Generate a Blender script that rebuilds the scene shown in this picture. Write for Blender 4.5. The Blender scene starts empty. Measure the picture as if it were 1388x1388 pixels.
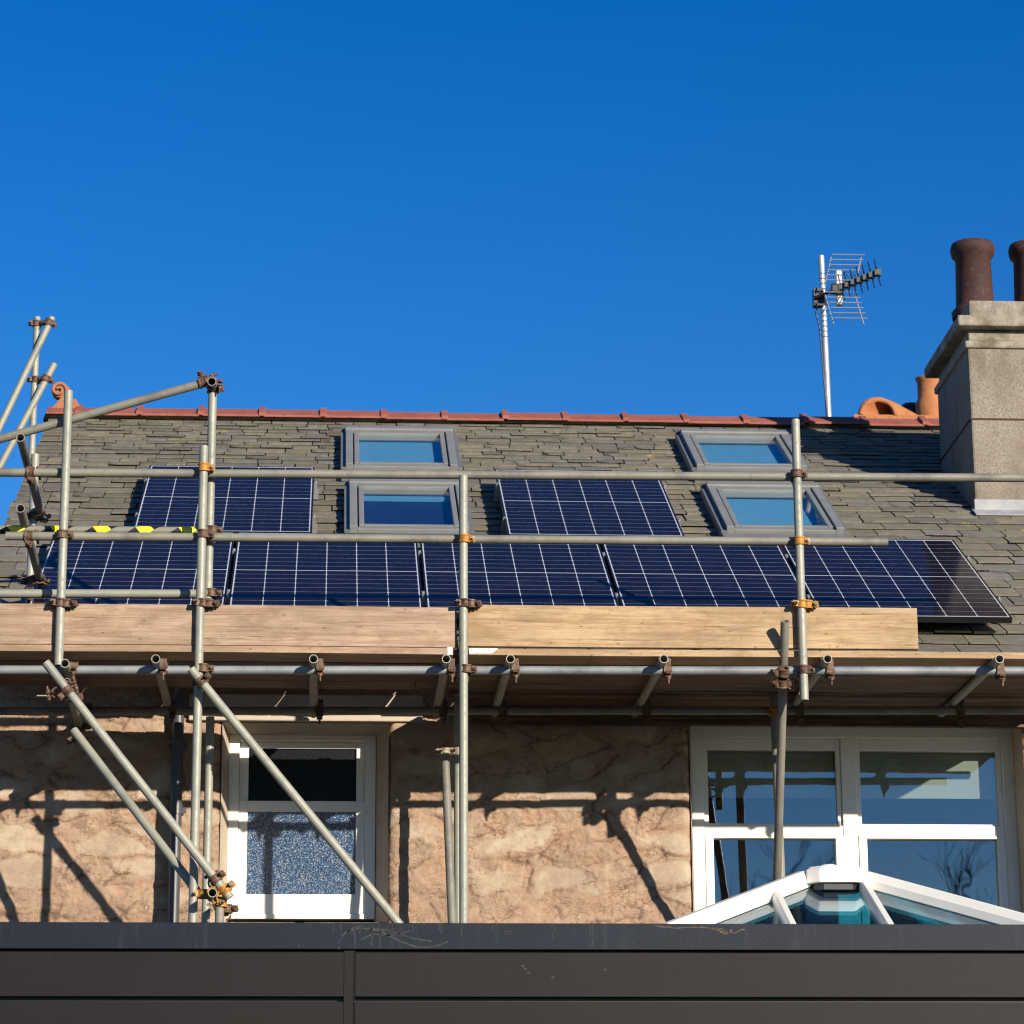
import bpy, math, random
from mathutils import Vector, Matrix, noise
random.seed(7)
R = math.radians
scn = bpy.context.scene
col = scn.collection

# ------------------------------------------------------------------ camera
F_PX, PITCH, YAW, ROLL = 3955.93, 0.2683438, 0.0620177, -0.0054085
EYE = Vector((0, 0, 1.6))
cp, sp, cy_, sy_ = math.cos(PITCH), math.sin(PITCH), math.cos(YAW), math.sin(YAW)
FW = Vector((sy_*cp, cy_*cp, sp))
RT0 = Vector((cy_, -sy_, 0))
UP0 = RT0.cross(FW)
RT = math.cos(ROLL)*RT0 + math.sin(ROLL)*UP0
UP = -math.sin(ROLL)*RT0 + math.cos(ROLL)*UP0
cam_d = bpy.data.cameras.new('camera')
cam = bpy.data.objects.new('camera', cam_d)
col.objects.link(cam)
cam.matrix_world = Matrix.Translation(EYE) @ Matrix((RT, UP, -FW)).transposed().to_4x4()
cam_d.sensor_width = 36
cam_d.lens = F_PX/1388*36
cam_d.clip_start = 0.1
cam_d.clip_end = 5000
scn.camera = cam
cam_d.dof.use_dof = True; cam_d.dof.focus_distance = 16.5; cam_d.dof.aperture_fstop = 5.0

def ray(x, y):
    return FW*F_PX + RT*(x-694) + UP*(694-y)
def at(x, y, Y):                       # the point seen at that direction, on the vertical plane Y
    d = ray(x, y)
    return EYE + d*(Y/d.y)
# roof plane (slate surface) -----------------------------------------------
AL = 0.5274836
RO = Vector((-1.763475, 17.223228, 4.3635512+1.6))     # centre line of the lower row of panels
RX, RU, RN = Vector((1, 0, 0)), Vector((0, math.cos(AL), math.sin(AL))), Vector((0, -math.sin(AL), math.cos(AL)))
def px_of(P):
    d = P-EYE; return 694+F_PX*d.dot(RT)/d.dot(FW)
def onroof(x, y, off=-0.12):
    d = ray(x, y); o = RO + RN*off - EYE
    return EYE + d*((o@RN)/(d@RN)) if False else EYE + d*(o.dot(RN)/d.dot(RN))
def roofuv(P):
    q = P-RO
    return q.dot(RX), q.dot(RU)
def RP(u, v, n):                       # u along the house, v up the slope, n out of the panel plane
    return RO + RX*u + RU*v + RN*n

# ------------------------------------------------------------------ helpers
class MB:
    def __init__(s): s.v = []; s.f = []; s.sm = []; s.c = None; s.mi = []
    def add(s, vs, fs, smooth=False, mi=0):
        b = len(s.v); s.v += [Vector(v) for v in vs]
        for f in fs:
            s.f.append([b+i for i in f]); s.sm.append(smooth); s.mi.append(mi)
        return b
    def box(s, c, d, ax=None, mi=0, bevel=0):
        """c centre, d full sizes, ax = three axes"""
        c = Vector(c); X, Y, Z = ax if ax else (Vector((1,0,0)), Vector((0,1,0)), Vector((0,0,1)))
        hx, hy, hz = d[0]/2, d[1]/2, d[2]/2
        vs = [c+X*hx*a+Y*hy*b+Z*hz*e for a in (-1,1) for b in (-1,1) for e in (-1,1)]
        fs = [(0,1,3,2),(4,6,7,5),(0,4,5,1),(2,3,7,6),(0,2,6,4),(1,5,7,3)]
        s.add(vs, fs, mi=mi); return s
    def bb(s, lo, hi, mi=0):
        lo, hi = Vector(lo), Vector(hi); return s.box((lo+hi)/2, hi-lo, mi=mi)
    def tube(s, a, b, ro=.02415, ri=.0199, n=22, seg=1, mi=0):
        a, b = Vector(a), Vector(b); w = (b-a).normalized()
        h = Vector((0,0,1)) if abs(w.z) < .9 else Vector((1,0,0))
        X = w.cross(h).normalized(); Y = w.cross(X)
        rg = [(math.cos(2*math.pi*i/n), math.sin(2*math.pi*i/n)) for i in range(n)]
        def ring(p, r): return [p+(X*c+Y*q)*r for c, q in rg]
        o0, o1, i0, i1 = ring(a, ro), ring(b, ro), ring(a, ri), ring(b, ri)
        base = s.add(o0+o1, [(i, (i+1)%n, n+(i+1)%n, n+i) for i in range(n)], True, mi)
        if ri > 0:
            s.add(i0+i1, [(i, n+i, n+(i+1)%n, (i+1)%n) for i in range(n)], True, mi)
            s.add(o0+i0, [(i, n+i, n+(i+1)%n, (i+1)%n) for i in range(n)], False, mi)
            s.add(o1+i1, [(i, (i+1)%n, n+(i+1)%n, n+i) for i in range(n)], False, mi)
        else:
            s.add(o0, [tuple(range(n))], False, mi); s.add(o1, [tuple(range(n))[::-1]], False, mi)
        return s
    def path(s, pts, r, n=10, rs=None):
        pts = [Vector(p) for p in pts]; m = len(pts); vs = []
        ref = Vector((0,1,0.01)).normalized()
        for k, p in enumerate(pts):
            t = (pts[min(k+1,m-1)]-pts[max(k-1,0)]).normalized()
            X = t.cross(ref); X = X.normalized() if X.length > 1e-5 else Vector((1,0,0)); Y = t.cross(X)
            rr = rs[k] if rs else r
            vs += [p+(X*math.cos(2*math.pi*i/n)+Y*math.sin(2*math.pi*i/n))*rr for i in range(n)]
        fs = [(k*n+i, k*n+(i+1)%n, (k+1)*n+(i+1)%n, (k+1)*n+i) for k in range(m-1) for i in range(n)]
        s.add(vs, fs, True); s.add(vs[:n], [tuple(range(n))]); s.add(vs[-n:], [tuple(range(n))[::-1]])
        return s
    def lathe(s, c, prof, n=28, ax=(0,0,1), smooth=True):
        """prof = [(r, h)] about axis ax through c"""
        c = Vector(c); w = Vector(ax).normalized()
        h = Vector((1,0,0)) if abs(w.x) < .9 else Vector((0,1,0))
        X = w.cross(h).normalized(); Y = w.cross(X)
        vs = [c+w*hh+(X*math.cos(2*math.pi*i/n)+Y*math.sin(2*math.pi*i/n))*r for r, hh in prof for i in range(n)]
        m = len(prof)
        s.add(vs, [(k*n+i, k*n+(i+1)%n, (k+1)*n+(i+1)%n, (k+1)*n+i) for k in range(m-1) for i in range(n)], smooth)
        return s
    def prism(s, poly, ext, mi=0):
        """poly: list of points (one face), ext: vector"""
        n = len(poly); P = [Vector(p) for p in poly]; e = Vector(ext)
        s.add(P+[p+e for p in P], [tuple(range(n))[::-1], tuple(range(n, 2*n))]+[(i, (i+1)%n, n+(i+1)%n, n+i) for i in range(n)], mi=mi)
        return s

def empty(name, loc, label=None, cat=None, group=None):
    o = bpy.data.objects.new(name, None); col.objects.link(o); o.location = loc
    o.empty_display_size = .1
    if label: o['label'] = label
    if cat: o['category'] = cat
    if group: o['group'] = group
    return o
def wloc(o):
    p = Vector((0,0,0))
    while o: p = p + o.location; o = o.parent
    return p
def build(mb, name, mat, parent=None, label=None, cat=None, group=None, kind=None, loc=None, bevel=0, recalc=True):
    """mb in world coordinates; links ONE mesh object whose origin is loc (or centre) and parents it"""
    if loc is None:
        loc = sum(mb.v, Vector())/max(1, len(mb.v))
    loc = Vector(loc)
    me = bpy.data.meshes.new(name)
    me.from_pydata([tuple(v-loc) for v in mb.v], [], mb.f)
    me.polygons.foreach_set('use_smooth', mb.sm)
    mats = mat if isinstance(mat, (list, tuple)) else [mat]
    for m in mats: me.materials.append(m)
    if len(mats) > 1: me.polygons.foreach_set('material_index', mb.mi)
    if mb.c is not None:
        a = me.color_attributes.new('shade', 'FLOAT_COLOR', 'POINT')
        a.data.foreach_set('color', [x for c in mb.c for x in c])
    me.update()
    if recalc:
        import bmesh
        bm = bmesh.new(); bm.from_mesh(me); bmesh.ops.recalc_face_normals(bm, faces=bm.faces); bm.to_mesh(me); bm.free()
    o = bpy.data.objects.new(name, me); col.objects.link(o)
    if parent:
        o.parent = parent; o.location = loc - wloc(parent)
    else: o.location = loc
    if bevel:
        b = o.modifiers.new('bevel', 'BEVEL'); b.width = bevel; b.segments = 2; b.limit_method = 'ANGLE'; b.angle_limit = R(40)
    if label: o['label'] = label
    if cat: o['category'] = cat
    if group: o['group'] = group
    if kind: o['kind'] = kind
    return o

# ------------------------------------------------------------------ materials
ALB = .68
KEEP = ('white_window_frame', 'galvanised_end_band', 'hazard_tape', 'obscured_glass', 'solar_cells')
class NT:
    def __init__(s, name):
        s.k = 1.0 if name in KEEP else ALB
        s.m = bpy.data.materials.new(name); s.m.use_nodes = True
        s.t = s.m.node_tree; s.b = s.t.nodes['Principled BSDF']; s.out = s.t.nodes['Material Output']
    def n(s, typ, **k):
        nd = s.t.nodes.new(typ)
        for a, v in k.items():
            if a.startswith('i_'):
                key = a[2:]; key = int(key) if key.isdigit() else key.replace('_', ' ')
                nd.inputs[key].default_value = v
            else: setattr(nd, a, v)
        return nd
    def l(s, a, b): s.t.links.new(a, b)
    def coord(s, scale=(1,1,1), rnd=True, kind='Object'):
        tc = s.n('ShaderNodeTexCoord'); mp = s.n('ShaderNodeMapping'); mp.inputs['Scale'].default_value = scale
        s.l(tc.outputs[kind], mp.inputs['Vector'])
        if rnd:
            oi = s.n('ShaderNodeObjectInfo'); ml = s.n('ShaderNodeMath', operation='MULTIPLY', i_1=37.0)
            s.l(oi.outputs['Random'], ml.inputs[0])
            ad = s.n('ShaderNodeVectorMath', operation='ADD'); s.l(mp.outputs[0], ad.inputs[0]); s.l(ml.outputs[0], ad.inputs[1])
            return ad.outputs[0]
        return mp.outputs[0]
    def noise(s, vec, scale, detail=6, rough=.6, dist=0):
        nd = s.n('ShaderNodeTexNoise'); nd.inputs['Scale'].default_value = scale; nd.inputs['Detail'].default_value = detail
        nd.inputs['Roughness'].default_value = rough; nd.inputs['Distortion'].default_value = dist
        s.l(vec, nd.inputs['Vector']); return nd.outputs['Fac']
    def ramp(s, fac, stops, interp='LINEAR'):
        nd = s.n('ShaderNodeValToRGB'); cr = nd.color_ramp; cr.interpolation = interp
        while len(cr.elements) < len(stops): cr.elements.new(.5)
        for e, (p, c) in zip(cr.elements, stops):
            e.position = p; e.color = (*c, 1) if len(c) == 3 else c
        s.l(fac, nd.inputs['Fac']); return nd.outputs['Color']
    def mix(s, fac, a, b, mode='MIX'):
        nd = s.n('ShaderNodeMix', data_type='RGBA', blend_type=mode)
        if isinstance(fac, (int, float)): nd.inputs[0].default_value = fac
        else: s.l(fac, nd.inputs[0])
        for i, q in ((6, a), (7, b)):
            if isinstance(q, tuple): nd.inputs[i].default_value = (*q, 1)
            else: s.l(q, nd.inputs[i])
        return nd.outputs[2]
    def math(s, op, a, b=None, c=None, clamp=False):
        nd = s.n('ShaderNodeMath', operation=op, use_clamp=clamp)
        for i, q in enumerate((a, b, c)):
            if q is None: continue
            if isinstance(q, (int, float)): nd.inputs[i].default_value = q
            else: s.l(q, nd.inputs[i])
        return nd.outputs[0]
    def bump(s, h, strength=.5, dist=.01, prev=None):
        nd = s.n('ShaderNodeBump'); nd.inputs['Strength'].default_value = strength; nd.inputs['Distance'].default_value = dist
        s.l(h, nd.inputs['Height'])
        if prev: s.l(prev, nd.inputs['Normal'])
        return nd.outputs[0]
    def fin(s, colr=None, rough=None, normal=None, metal=None, **k):
        if colr is not None and s.k != 1.0: colr = s.mix(1.0, colr, (s.k, s.k, s.k), 'MULTIPLY')
        for nm, q in (('Base Color', colr), ('Roughness', rough), ('Normal', normal), ('Metallic', metal)):
            if q is None: continue
            if isinstance(q, tuple): s.b.inputs[nm].default_value = (*q, 1)
            elif isinstance(q, (int, float)): s.b.inputs[nm].default_value = q
            else: s.l(q, s.b.inputs[nm])
        for a, v in k.items(): s.b.inputs[a.replace('_', ' ')].default_value = v
        return s.m

def m_tube(name, base, dark, metal=.35, rough=.42, tint=(.42,.40,.30)):
    t = NT(name); v = t.coord(); 
    n1 = t.noise(v, 3.5, 8, .65); n2 = t.noise(v, 30, 6, .7); n3 = t.noise(v, 90, 3, .6)
    c = t.ramp(n1, [(.35, dark), (.5, base), (.7, tint)])
    c = t.mix(t.ramp(n2, [(.55, (0,0,0)), (.7, (.55,.55,.55))]), c, tuple(x*.62 for x in base))
    c = t.mix(t.ramp(n3, [(.66, (0,0,0)), (.72, (.6,.6,.6))]), c, (.55,.54,.50))
    r = t.ramp(n2, [(.3, (rough-.08,)*3), (.7, (rough+.16,)*3)])
    return t.fin(c, r, t.bump(n2, .12, .003), metal)
M = {}
M['tube'] = m_tube('galvanised_tube', (.41,.41,.33), (.30,.31,.26), .12, .5)
M['tube_old'] = m_tube('weathered_tube', (.29,.275,.225), (.19,.18,.15), .1, .58, (.36,.33,.26))
M['tube_ledger'] = m_tube('blue_grey_tube', (.30,.33,.34), (.17,.19,.21), .15, .55, (.42,.43,.42))
def m_coupler(name, a, b, c_):
    t = NT(name); v = t.coord(); n1 = t.noise(v, 40, 6, .7)
    c = t.ramp(n1, [(.35, a), (.5, b), (.68, c_)])
    return t.fin(c, .62, t.bump(n1, .5, .003), .25)
M['rust'] = m_coupler('rusty_steel', (.05,.022,.012), (.16,.085,.05), (.26,.17,.11))
M['orange'] = m_coupler('orange_painted_steel', (.20,.09,.03), (.62,.27,.035), (.75,.38,.06))
M['brass'] = m_coupler('zinc_bolt', (.22,.18,.12), (.42,.36,.24), (.6,.52,.38))

def m_wood(name, a, b, c_, stain=.5, flat=(1.2,0,2.4)):
    t = NT(name); v = t.coord((.55, 15, 15)); 
    g = t.noise(v, 3.0, 9, .6, .9); g2 = t.noise(t.coord((.8, 26, 26)), 9, 6, .6, .4)
    big = t.noise(t.coord((.55, 1.4, 1.4)), 2.4, 5, .6)
    c = t.ramp(g, [(.30, tuple(x*.72 for x in a)), (.42, a), (.50, b), (.60, c_), (.68, b), (.80, a)])
    c = t.mix(t.ramp(g2, [(.5, (0,0,0)), (.62, (.45,.45,.45))]), c, tuple(x*.5 for x in b))
    c = t.mix(t.ramp(big, [(.38, (stain,)*3), (.56, (0,0,0))]), c, tuple(x*.5 for x in a))
    blot = t.noise(t.coord((1, 2, 2)), 7, 6, .7)
    c = t.mix(t.ramp(blot, [(.48, (0,0,0)), (.66, (.6,.6,.6))]), c, (a[0]*.62, a[1]*.56, a[2]*.5))
    # knots
    vo = t.n('ShaderNodeTexVoronoi', voronoi_dimensions='2D'); vo.inputs['Scale'].default_value = 4.2
    vv = t.coord(flat)
    if flat[1] == 0:
        rr = t.n('ShaderNodeMapping', vector_type='POINT'); rr.inputs['Rotation'].default_value = (R(-90),0,0); t.l(vv, rr.inputs['Vector']); vv = rr.outputs[0]
    t.l(vv, vo.inputs['Vector'])
    kn = t.ramp(vo.outputs['Distance'], [(.0, (.9,)*3), (.022, (.6,)*3), (.045, (.15,)*3), (.10, (0,)*3)])
    ks = t.n('ShaderNodeSeparateColor'); t.l(vo.outputs['Color'], ks.inputs[0]); kn = t.math('MULTIPLY', kn, t.math('GREATER_THAN', ks.outputs[0], .48))
    c = t.mix(kn, c, (.10,.045,.02))
    sp_ = t.noise(t.coord((1,1,1)), 60, 3, .6)
    c = t.mix(t.ramp(sp_, [(.66, (0,0,0)), (.72, (.6,.6,.6))]), c, (.12,.07,.04))
    crack = t.ramp(t.noise(t.coord((.5, 30, 30)), 2.0, 5, .55, .3), [(.64, (0,0,0)), (.67, (1,1,1)), (.70, (0,0,0))])
    c = t.mix(t.math('MULTIPLY', crack, .7), c, (.08,.04,.02))
    oi = t.n('ShaderNodeObjectInfo'); tn = t.math('MULTIPLY_ADD', oi.outputs['Random'], .34, .80); cm = t.n('ShaderNodeCombineColor'); [t.l(tn, cm.inputs[i]) for i in range(3)]
    if name.startswith('deck'): c = t.mix(1.0, c, cm.outputs[0], 'MULTIPLY')
    h = t.math('SUBTRACT', t.math('ADD', g, t.math('MULTIPLY', g2, .5)), crack)
    return t.fin(c, .72, t.bump(h, .35, .004))
M['board'] = m_wood('new_scaffold_timber', (.52,.325,.16), (.62,.415,.22), (.68,.485,.27), .45)
M['board_old'] = m_wood('weathered_scaffold_timber', (.47,.305,.185), (.56,.38,.25), (.62,.44,.30), .5)
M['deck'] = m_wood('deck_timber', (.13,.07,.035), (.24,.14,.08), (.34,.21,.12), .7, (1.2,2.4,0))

def m_slate():
    t = NT('weathered_slate'); v = t.coord(rnd=False)
    vc = t.n('ShaderNodeVertexColor', layer_name='shade')
    n1 = t.noise(v, 1.3, 7, .6); n2 = t.noise(v, 26, 7, .7); n3 = t.noise(t.coord((1,3,3), rnd=False), 12, 8, .75)
    base = t.mix(1.0, vc.outputs['Color'], t.ramp(n3, [(.25, (.55,.55,.55)), (.75, (1.35,1.33,1.28))]), 'MULTIPLY')
    moss = t.math('MULTIPLY', t.ramp(n1, [(.5, (0,0,0)), (.66, (1,1,1))]), t.ramp(n2, [(.5, (0,0,0)), (.62, (1,1,1))]))
    c = t.mix(t.math('MULTIPLY', moss, .65), base, (.17,.155,.05))
    big = t.noise(v, .9, 4, .6)
    lich = t.math('MULTIPLY', t.ramp(t.noise(t.coord((1,1.6,1.6), rnd=False), 34, 7, .78), [(.555, (0,0,0)), (.64, (1,1,1))]), t.ramp(big, [(.38, (.35,.35,.35)), (.60, (1,1,1))]))
    c = t.mix(t.math('MULTIPLY', lich, .55), c, (.36,.34,.27))
    dk = t.ramp(t.noise(t.coord((.7,2.2,2.2), rnd=False), 16, 8, .8), [(.54, (0,0,0)), (.66, (.75,.75,.75))])
    c = t.mix(dk, c, (.07,.062,.048))
    yl = t.ramp(t.noise(v, 9, 3, .5), [(.70, (0,0,0)), (.74, (1,1,1))])
    c = t.mix(t.math('MULTIPLY', yl, .6), c, (.55,.47,.16))
    h = t.math('ADD', n3, t.math('MULTIPLY', n2, .6))
    return t.fin(c, .62, t.bump(h, .5, .006))
M['slate'] = m_slate()

def m_terra(name, a, b, dirt=.5):
    t = NT(name); v = t.coord(); n1 = t.noise(v, 5, 7, .65); n2 = t.noise(v, 45, 5, .7)
    c = t.ramp(n1, [(.35, a), (.65, b)])
    c = t.mix(t.math('MULTIPLY', t.ramp(n2, [(.6, (0,0,0)), (.68, (1,1,1))]), dirt), c, (.42,.36,.27))
    c = t.mix(t.ramp(t.noise(v, 18, 6, .7), [(.56, (0,0,0)), (.68, (.6,.6,.6))]), c, (.10,.05,.035))
    return t.fin(c, .8, t.bump(n2, .4, .005))
M['ridge'] = m_terra('red_ridge_clay', (.33,.085,.055), (.42,.13,.09), .5)
M['terra'] = m_terra('lichened_terracotta', (.42,.15,.06), (.50,.21,.09), .8)
M['pot'] = m_terra('orange_pot_clay', (.50,.17,.055), (.58,.23,.08), .1)
M['pot_dark'] = m_terra('shade_dark_clay', (.04,.013,.010), (.10,.030,.02), .25)  # shaded side of the pots painted into the clay colour; stack joint shares it

def m_stone(name, k=1.0):
    t = NT(name); v = t.coord(rnd=False, kind='Object')
    at_ = t.n('ShaderNodeAttribute', attribute_name='shade'); sp3 = t.n('ShaderNodeSeparateColor'); t.l(at_.outputs['Color'], sp3.inputs[0])
    st, jo, cr = sp3.outputs[0], sp3.outputs[1], sp3.outputs[2]; fl = at_.outputs['Alpha']
    n1 = t.noise(v, 2.4, 7, .6); n2 = t.noise(v, 12, 9, .7); n3 = t.noise(v, 70, 6, .75); n4 = t.noise(v, 30, 8, .78)
    c = t.ramp(n2, [(.30, (.40,.235,.145)), (.44, (.53,.345,.225)), (.56, (.60,.415,.285)), (.72, (.66,.50,.36))])
    c = t.mix(t.math('MULTIPLY', t.math('SUBTRACT', 1.0, fl), .35), c, (.58,.34,.20))
    stone = t.ramp(n2, [(.30, (.48,.37,.25)), (.5, (.62,.51,.37)), (.7, (.72,.63,.48))])
    c = t.mix(t.math('MULTIPLY', st, .72), c, stone)
    c = t.mix(t.ramp(n1, [(.40, (.55,.55,.55)), (.53, (0,0,0))]), c, (.40,.27,.18))
    pat = t.math('MULTIPLY', t.ramp(t.noise(v, 5, 6, .7), [(.56, (0,0,0)), (.62, (1,1,1))]), t.math('SUBTRACT', 1.0, st))
    c = t.mix(t.math('MULTIPLY', pat, .5), c, (.34,.255,.185))
    c = t.mix(t.ramp(n4, [(.55, (0,0,0)), (.66, (.55,.55,.55))]), c, (.34,.20,.125))
    c = t.mix(t.ramp(n3, [(.60, (0,0,0)), (.70, (.5,.5,.5))]), c, (.70,.58,.44))
    # thin broken creases
    wv = t.n('ShaderNodeTexNoise'); wv.inputs['Scale'].default_value = 14; wv.inputs['Detail'].default_value = 4; t.l(v, wv.inputs['Vector'])
    dv = t.n('ShaderNodeVectorMath', operation='MULTIPLY_ADD'); dv.inputs[1].default_value = (.05,.05,.05); t.l(wv.outputs['Color'], dv.inputs[0]); t.l(v, dv.inputs[2])
    sc2 = t.n('ShaderNodeMapping'); sc2.inputs['Scale'].default_value = (.8, 1, 1.5); t.l(dv.outputs[0], sc2.inputs['Vector'])
    crn = t.noise(sc2.outputs[0], 15, 3, .6, .4)
    crk = t.ramp(crn, [(.478, (0,0,0)), (.498, (1,1,1)), (.502, (1,1,1)), (.522, (0,0,0))])
    crk = t.math('MULTIPLY', t.math('MULTIPLY', crk, t.ramp(t.noise(v, 8, 4, .6), [(.44, (0,0,0)), (.56, (1,1,1))])), t.math('SUBTRACT', 1.0, t.math('MULTIPLY', st, .8)))
    c = t.mix(t.math('MULTIPLY', crk, .24), c, (.20,.11,.065))
    c = t.mix(t.math('MULTIPLY', t.math('MULTIPLY', jo, t.ramp(n4, [(.40, (.2,.2,.2)), (.50, (1,1,1))])), .75), c, (.15,.085,.05))
    rough_ = t.math('SUBTRACT', 1.0, t.math('MULTIPLY', st, .6))
    h = t.math('MULTIPLY', t.math('ADD', t.math('ADD', n2, t.math('MULTIPLY', n3, .45)), t.math('MULTIPLY', n4, 1.0)), rough_)
    h = t.math('SUBTRACT', h, t.math('MULTIPLY', crk, .6))
    return t.fin(c, .9, t.bump(h, .8, .012))
M['stone'] = m_stone('limewashed_rubble_stone')
def m_plain(name, c0, c1, sc=8, rough=.6, bump=.1, bd=.003, metal=0, **k):
    t = NT(name); v = t.coord(); n1 = t.noise(v, sc, 7, .65)
    return t.fin(t.ramp(n1, [(.3, c0), (.7, c1)]), rough, t.bump(n1, bump, bd), metal, **k)
M['lintel'] = m_plain('painted_render', (.62,.50,.38), (.72,.60,.47), 9, .8, .4, .006)
M['upvc'] = m_plain('white_window_frame', (.74,.71,.63), (.80,.775,.70), 5, .32, .02)
M['seal'] = m_plain('black_gasket', (.02,.02,.022), (.03,.03,.03), 5, .5)
M['flashgrey'] = m_plain('grey_aluminium', (.25,.256,.245), (.315,.32,.305), 6, .42, .05, metal=.05)
M['flashdark'] = m_plain('dark_grey_aluminium', (.17,.175,.17), (.23,.235,.23), 6, .45, .05, metal=.05)  # darker grey for the flashing skirts
M['lead'] = m_plain('pale_lead_flashing', (.30,.31,.33), (.48,.48,.47), 12, .6, .3)
M['black'] = m_plain('black_plastic', (.012,.012,.014), (.022,.022,.024), 8, .4)
M['pipe'] = m_plain('grey_black_downpipe', (.07,.07,.075), (.11,.11,.115), 14, .42)
M['dark_room'] = m_plain('dark_interior', (.02,.02,.022), (.03,.03,.032), 3, .9)
M['membrane'] = m_plain('roof_membrane', (.05,.05,.055), (.08,.08,.085), 5, .8)
M['blind'] = m_plain('grey_green_blind', (.50,.54,.48), (.56,.60,.54), 3, .8)
M['sky_blind'] = m_plain('pale_blue_blind', (.16,.46,.66), (.19,.50,.70), 3, .8)
M['frame_black'] = m_plain('black_anodised_frame', (.012,.012,.015), (.02,.02,.024), 8, .35, metal=.4)
M['alu'] = m_plain('bright_aluminium', (.6,.6,.6), (.75,.75,.74), 12, .35, metal=.7)
M['mast'] = m_plain('pale_aluminium_mast', (.55,.56,.58), (.7,.7,.7), 7, .4, metal=.3)
M['zinc_band'] = m_plain('galvanised_end_band', (.32,.33,.31), (.62,.63,.60), 30, .4, .2, metal=.3)

def m_rough(name):
    t = NT(name); v = t.coord(rnd=False); n1 = t.noise(v, 3, 6, .6); n2 = t.noise(v, 55, 5, .75)
    c = t.ramp(n1, [(.3, (.33,.28,.21)), (.7, (.44,.385,.30))])
    c = t.mix(t.ramp(n2, [(.4, (.7,.7,.7)), (.55, (0,0,0))]), c, (.22,.18,.13))
    c = t.mix(t.ramp(t.noise(t.coord((1,1,.45), rnd=False), 4, 7, .65), [(.48, (0,0,0)), (.66, (.7,.7,.7))]), c, (.20,.165,.115))
    c = t.mix(t.ramp(n2, [(.62, (0,0,0)), (.7, (.6,.6,.6))]), c, (.55,.50,.42))
    return t.fin(c, .9, t.bump(n2, .8, .012))
M['roughcast'] = m_rough('roughcast_render')
def m_cap():
    t = NT('weathered_capping'); v = t.coord(rnd=False); n1 = t.noise(v, 9, 8, .7); n2 = t.noise(v, 3, 5, .6); n3 = t.noise(v, 40, 5, .7)
    c = t.ramp(n1, [(.3, (.16,.13,.09)), (.5, (.36,.31,.24)), (.7, (.52,.47,.38))])
    c = t.mix(t.ramp(n2, [(.50, (0,0,0)), (.62, (.8,.8,.8))]), c, (.14,.12,.05))
    c = t.mix(t.ramp(n3, [(.58, (0,0,0)), (.68, (.6,.6,.6))]), c, (.09,.07,.05))
    return t.fin(c, .9, t.bump(n1, .8, .01))
M['capstone'] = m_cap()

def m_clad(name, base, streak):
    t = NT(name); v = t.coord(rnd=False); n1 = t.noise(v, 2.2, 6, .6)
    st = t.noise(t.coord((9, 1, .8), rnd=False), 2.5, 6, .65); sp_ = t.noise(v, 38, 4, .6)
    c = t.ramp(n1, [(.3, base), (.7, tuple(x*1.3 for x in base))])
    c = t.mix(t.math('MULTIPLY', t.ramp(st, [(.55, (0,0,0)), (.75, (1,1,1))]), .55), c, streak)
    c = t.mix(t.ramp(sp_, [(.68, (0,0,0)), (.72, (.55,.55,.55))]), c, tuple(x*1.6 for x in streak))
    return t.fin(c, .55, t.bump(n1, .05, .002), 0, **{'Specular IOR Level': .22})
M['coping'] = m_clad('slate_blue_coping', (.0055,.0105,.022), (.040,.048,.052))
M['cladding'] = m_clad('dark_grey_cladding', (.0075,.0062,.0068), (.018,.016,.0165))
M['stain'] = m_plain('lime_streak', (.018,.022,.030), (.10,.10,.09), 45, .9, .2)
M['stain_tan'] = m_plain('tan_streak', (.05,.04,.03), (.26,.19,.11), 80, .9, .2)

def m_panel():
    """object space: x across (m), y up the slope (m), z out; white backsheet seen between the half cells"""
    t = NT('solar_cells'); tc = t.n('ShaderNodeTexCoord'); sx = t.n('ShaderNodeSeparateXYZ'); t.l(tc.outputs['Object'], sx.inputs[0])
    X, Y = sx.outputs[0], sx.outputs[1]
    def near(val, period, half, off=0.0):
        f = t.math('FRACT', t.math('DIVIDE', t.math('ADD', val, off), period))
        d = t.math('MINIMUM', f, t.math('SUBTRACT', 1.0, f))
        return t.math('LESS_THAN', t.math('MULTIPLY', d, period), half)
    colw = near(X, .1835, .0022)
    rows = near(Y, .0925, .0015, -.004)     # lines between rows of half cells
    mid = t.math('LESS_THAN', t.math('ABSOLUTE', Y), .0048)
    ex = t.math('GREATER_THAN', t.math('ABSOLUTE', X), .5483)
    ey = t.math('GREATER_THAN', t.math('ABSOLUTE', Y), .8365)
    bright = t.math('MAXIMUM', t.math('MAXIMUM', colw, mid), t.math('MAXIMUM', ex, ey))
    n1 = t.noise(tc.outputs['Object'], 2.0, 3, .5)
    c = t.ramp(n1, [(.3, (.0060,.0055,.012)), (.7, (.0080,.0075,.017))])
    c = t.mix(t.math('MULTIPLY', rows, .9), c, (.24,.26,.33))
    # cut-corner diamonds where cells meet
    dx = t.math('FRACT', t.math('DIVIDE', X, .1835)); dx = t.math('MULTIPLY', t.math('MINIMUM', dx, t.math('SUBTRACT', 1.0, dx)), .1835)
    dy = t.math('FRACT', t.math('DIVIDE', t.math('ADD', Y, -.004), .0925)); dy = t.math('MULTIPLY', t.math('MINIMUM', dy, t.math('SUBTRACT', 1.0, dy)), .0925)
    dia = t.math('LESS_THAN', t.math('ADD', dx, dy), .009)
    c = t.mix(t.math('MAXIMUM', bright, dia), c, (.44,.46,.49))
    dust = t.noise(t.coord((1,1,1)), 14, 5, .7)
    c = t.mix(t.ramp(dust, [(.5, (0,0,0)), (.85, (.04,.04,.04))]), c, (.35,.33,.30))
    return t.fin(c, .10, None, 0, **{'IOR': 1.21})
M['cells'] = m_panel()

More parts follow.
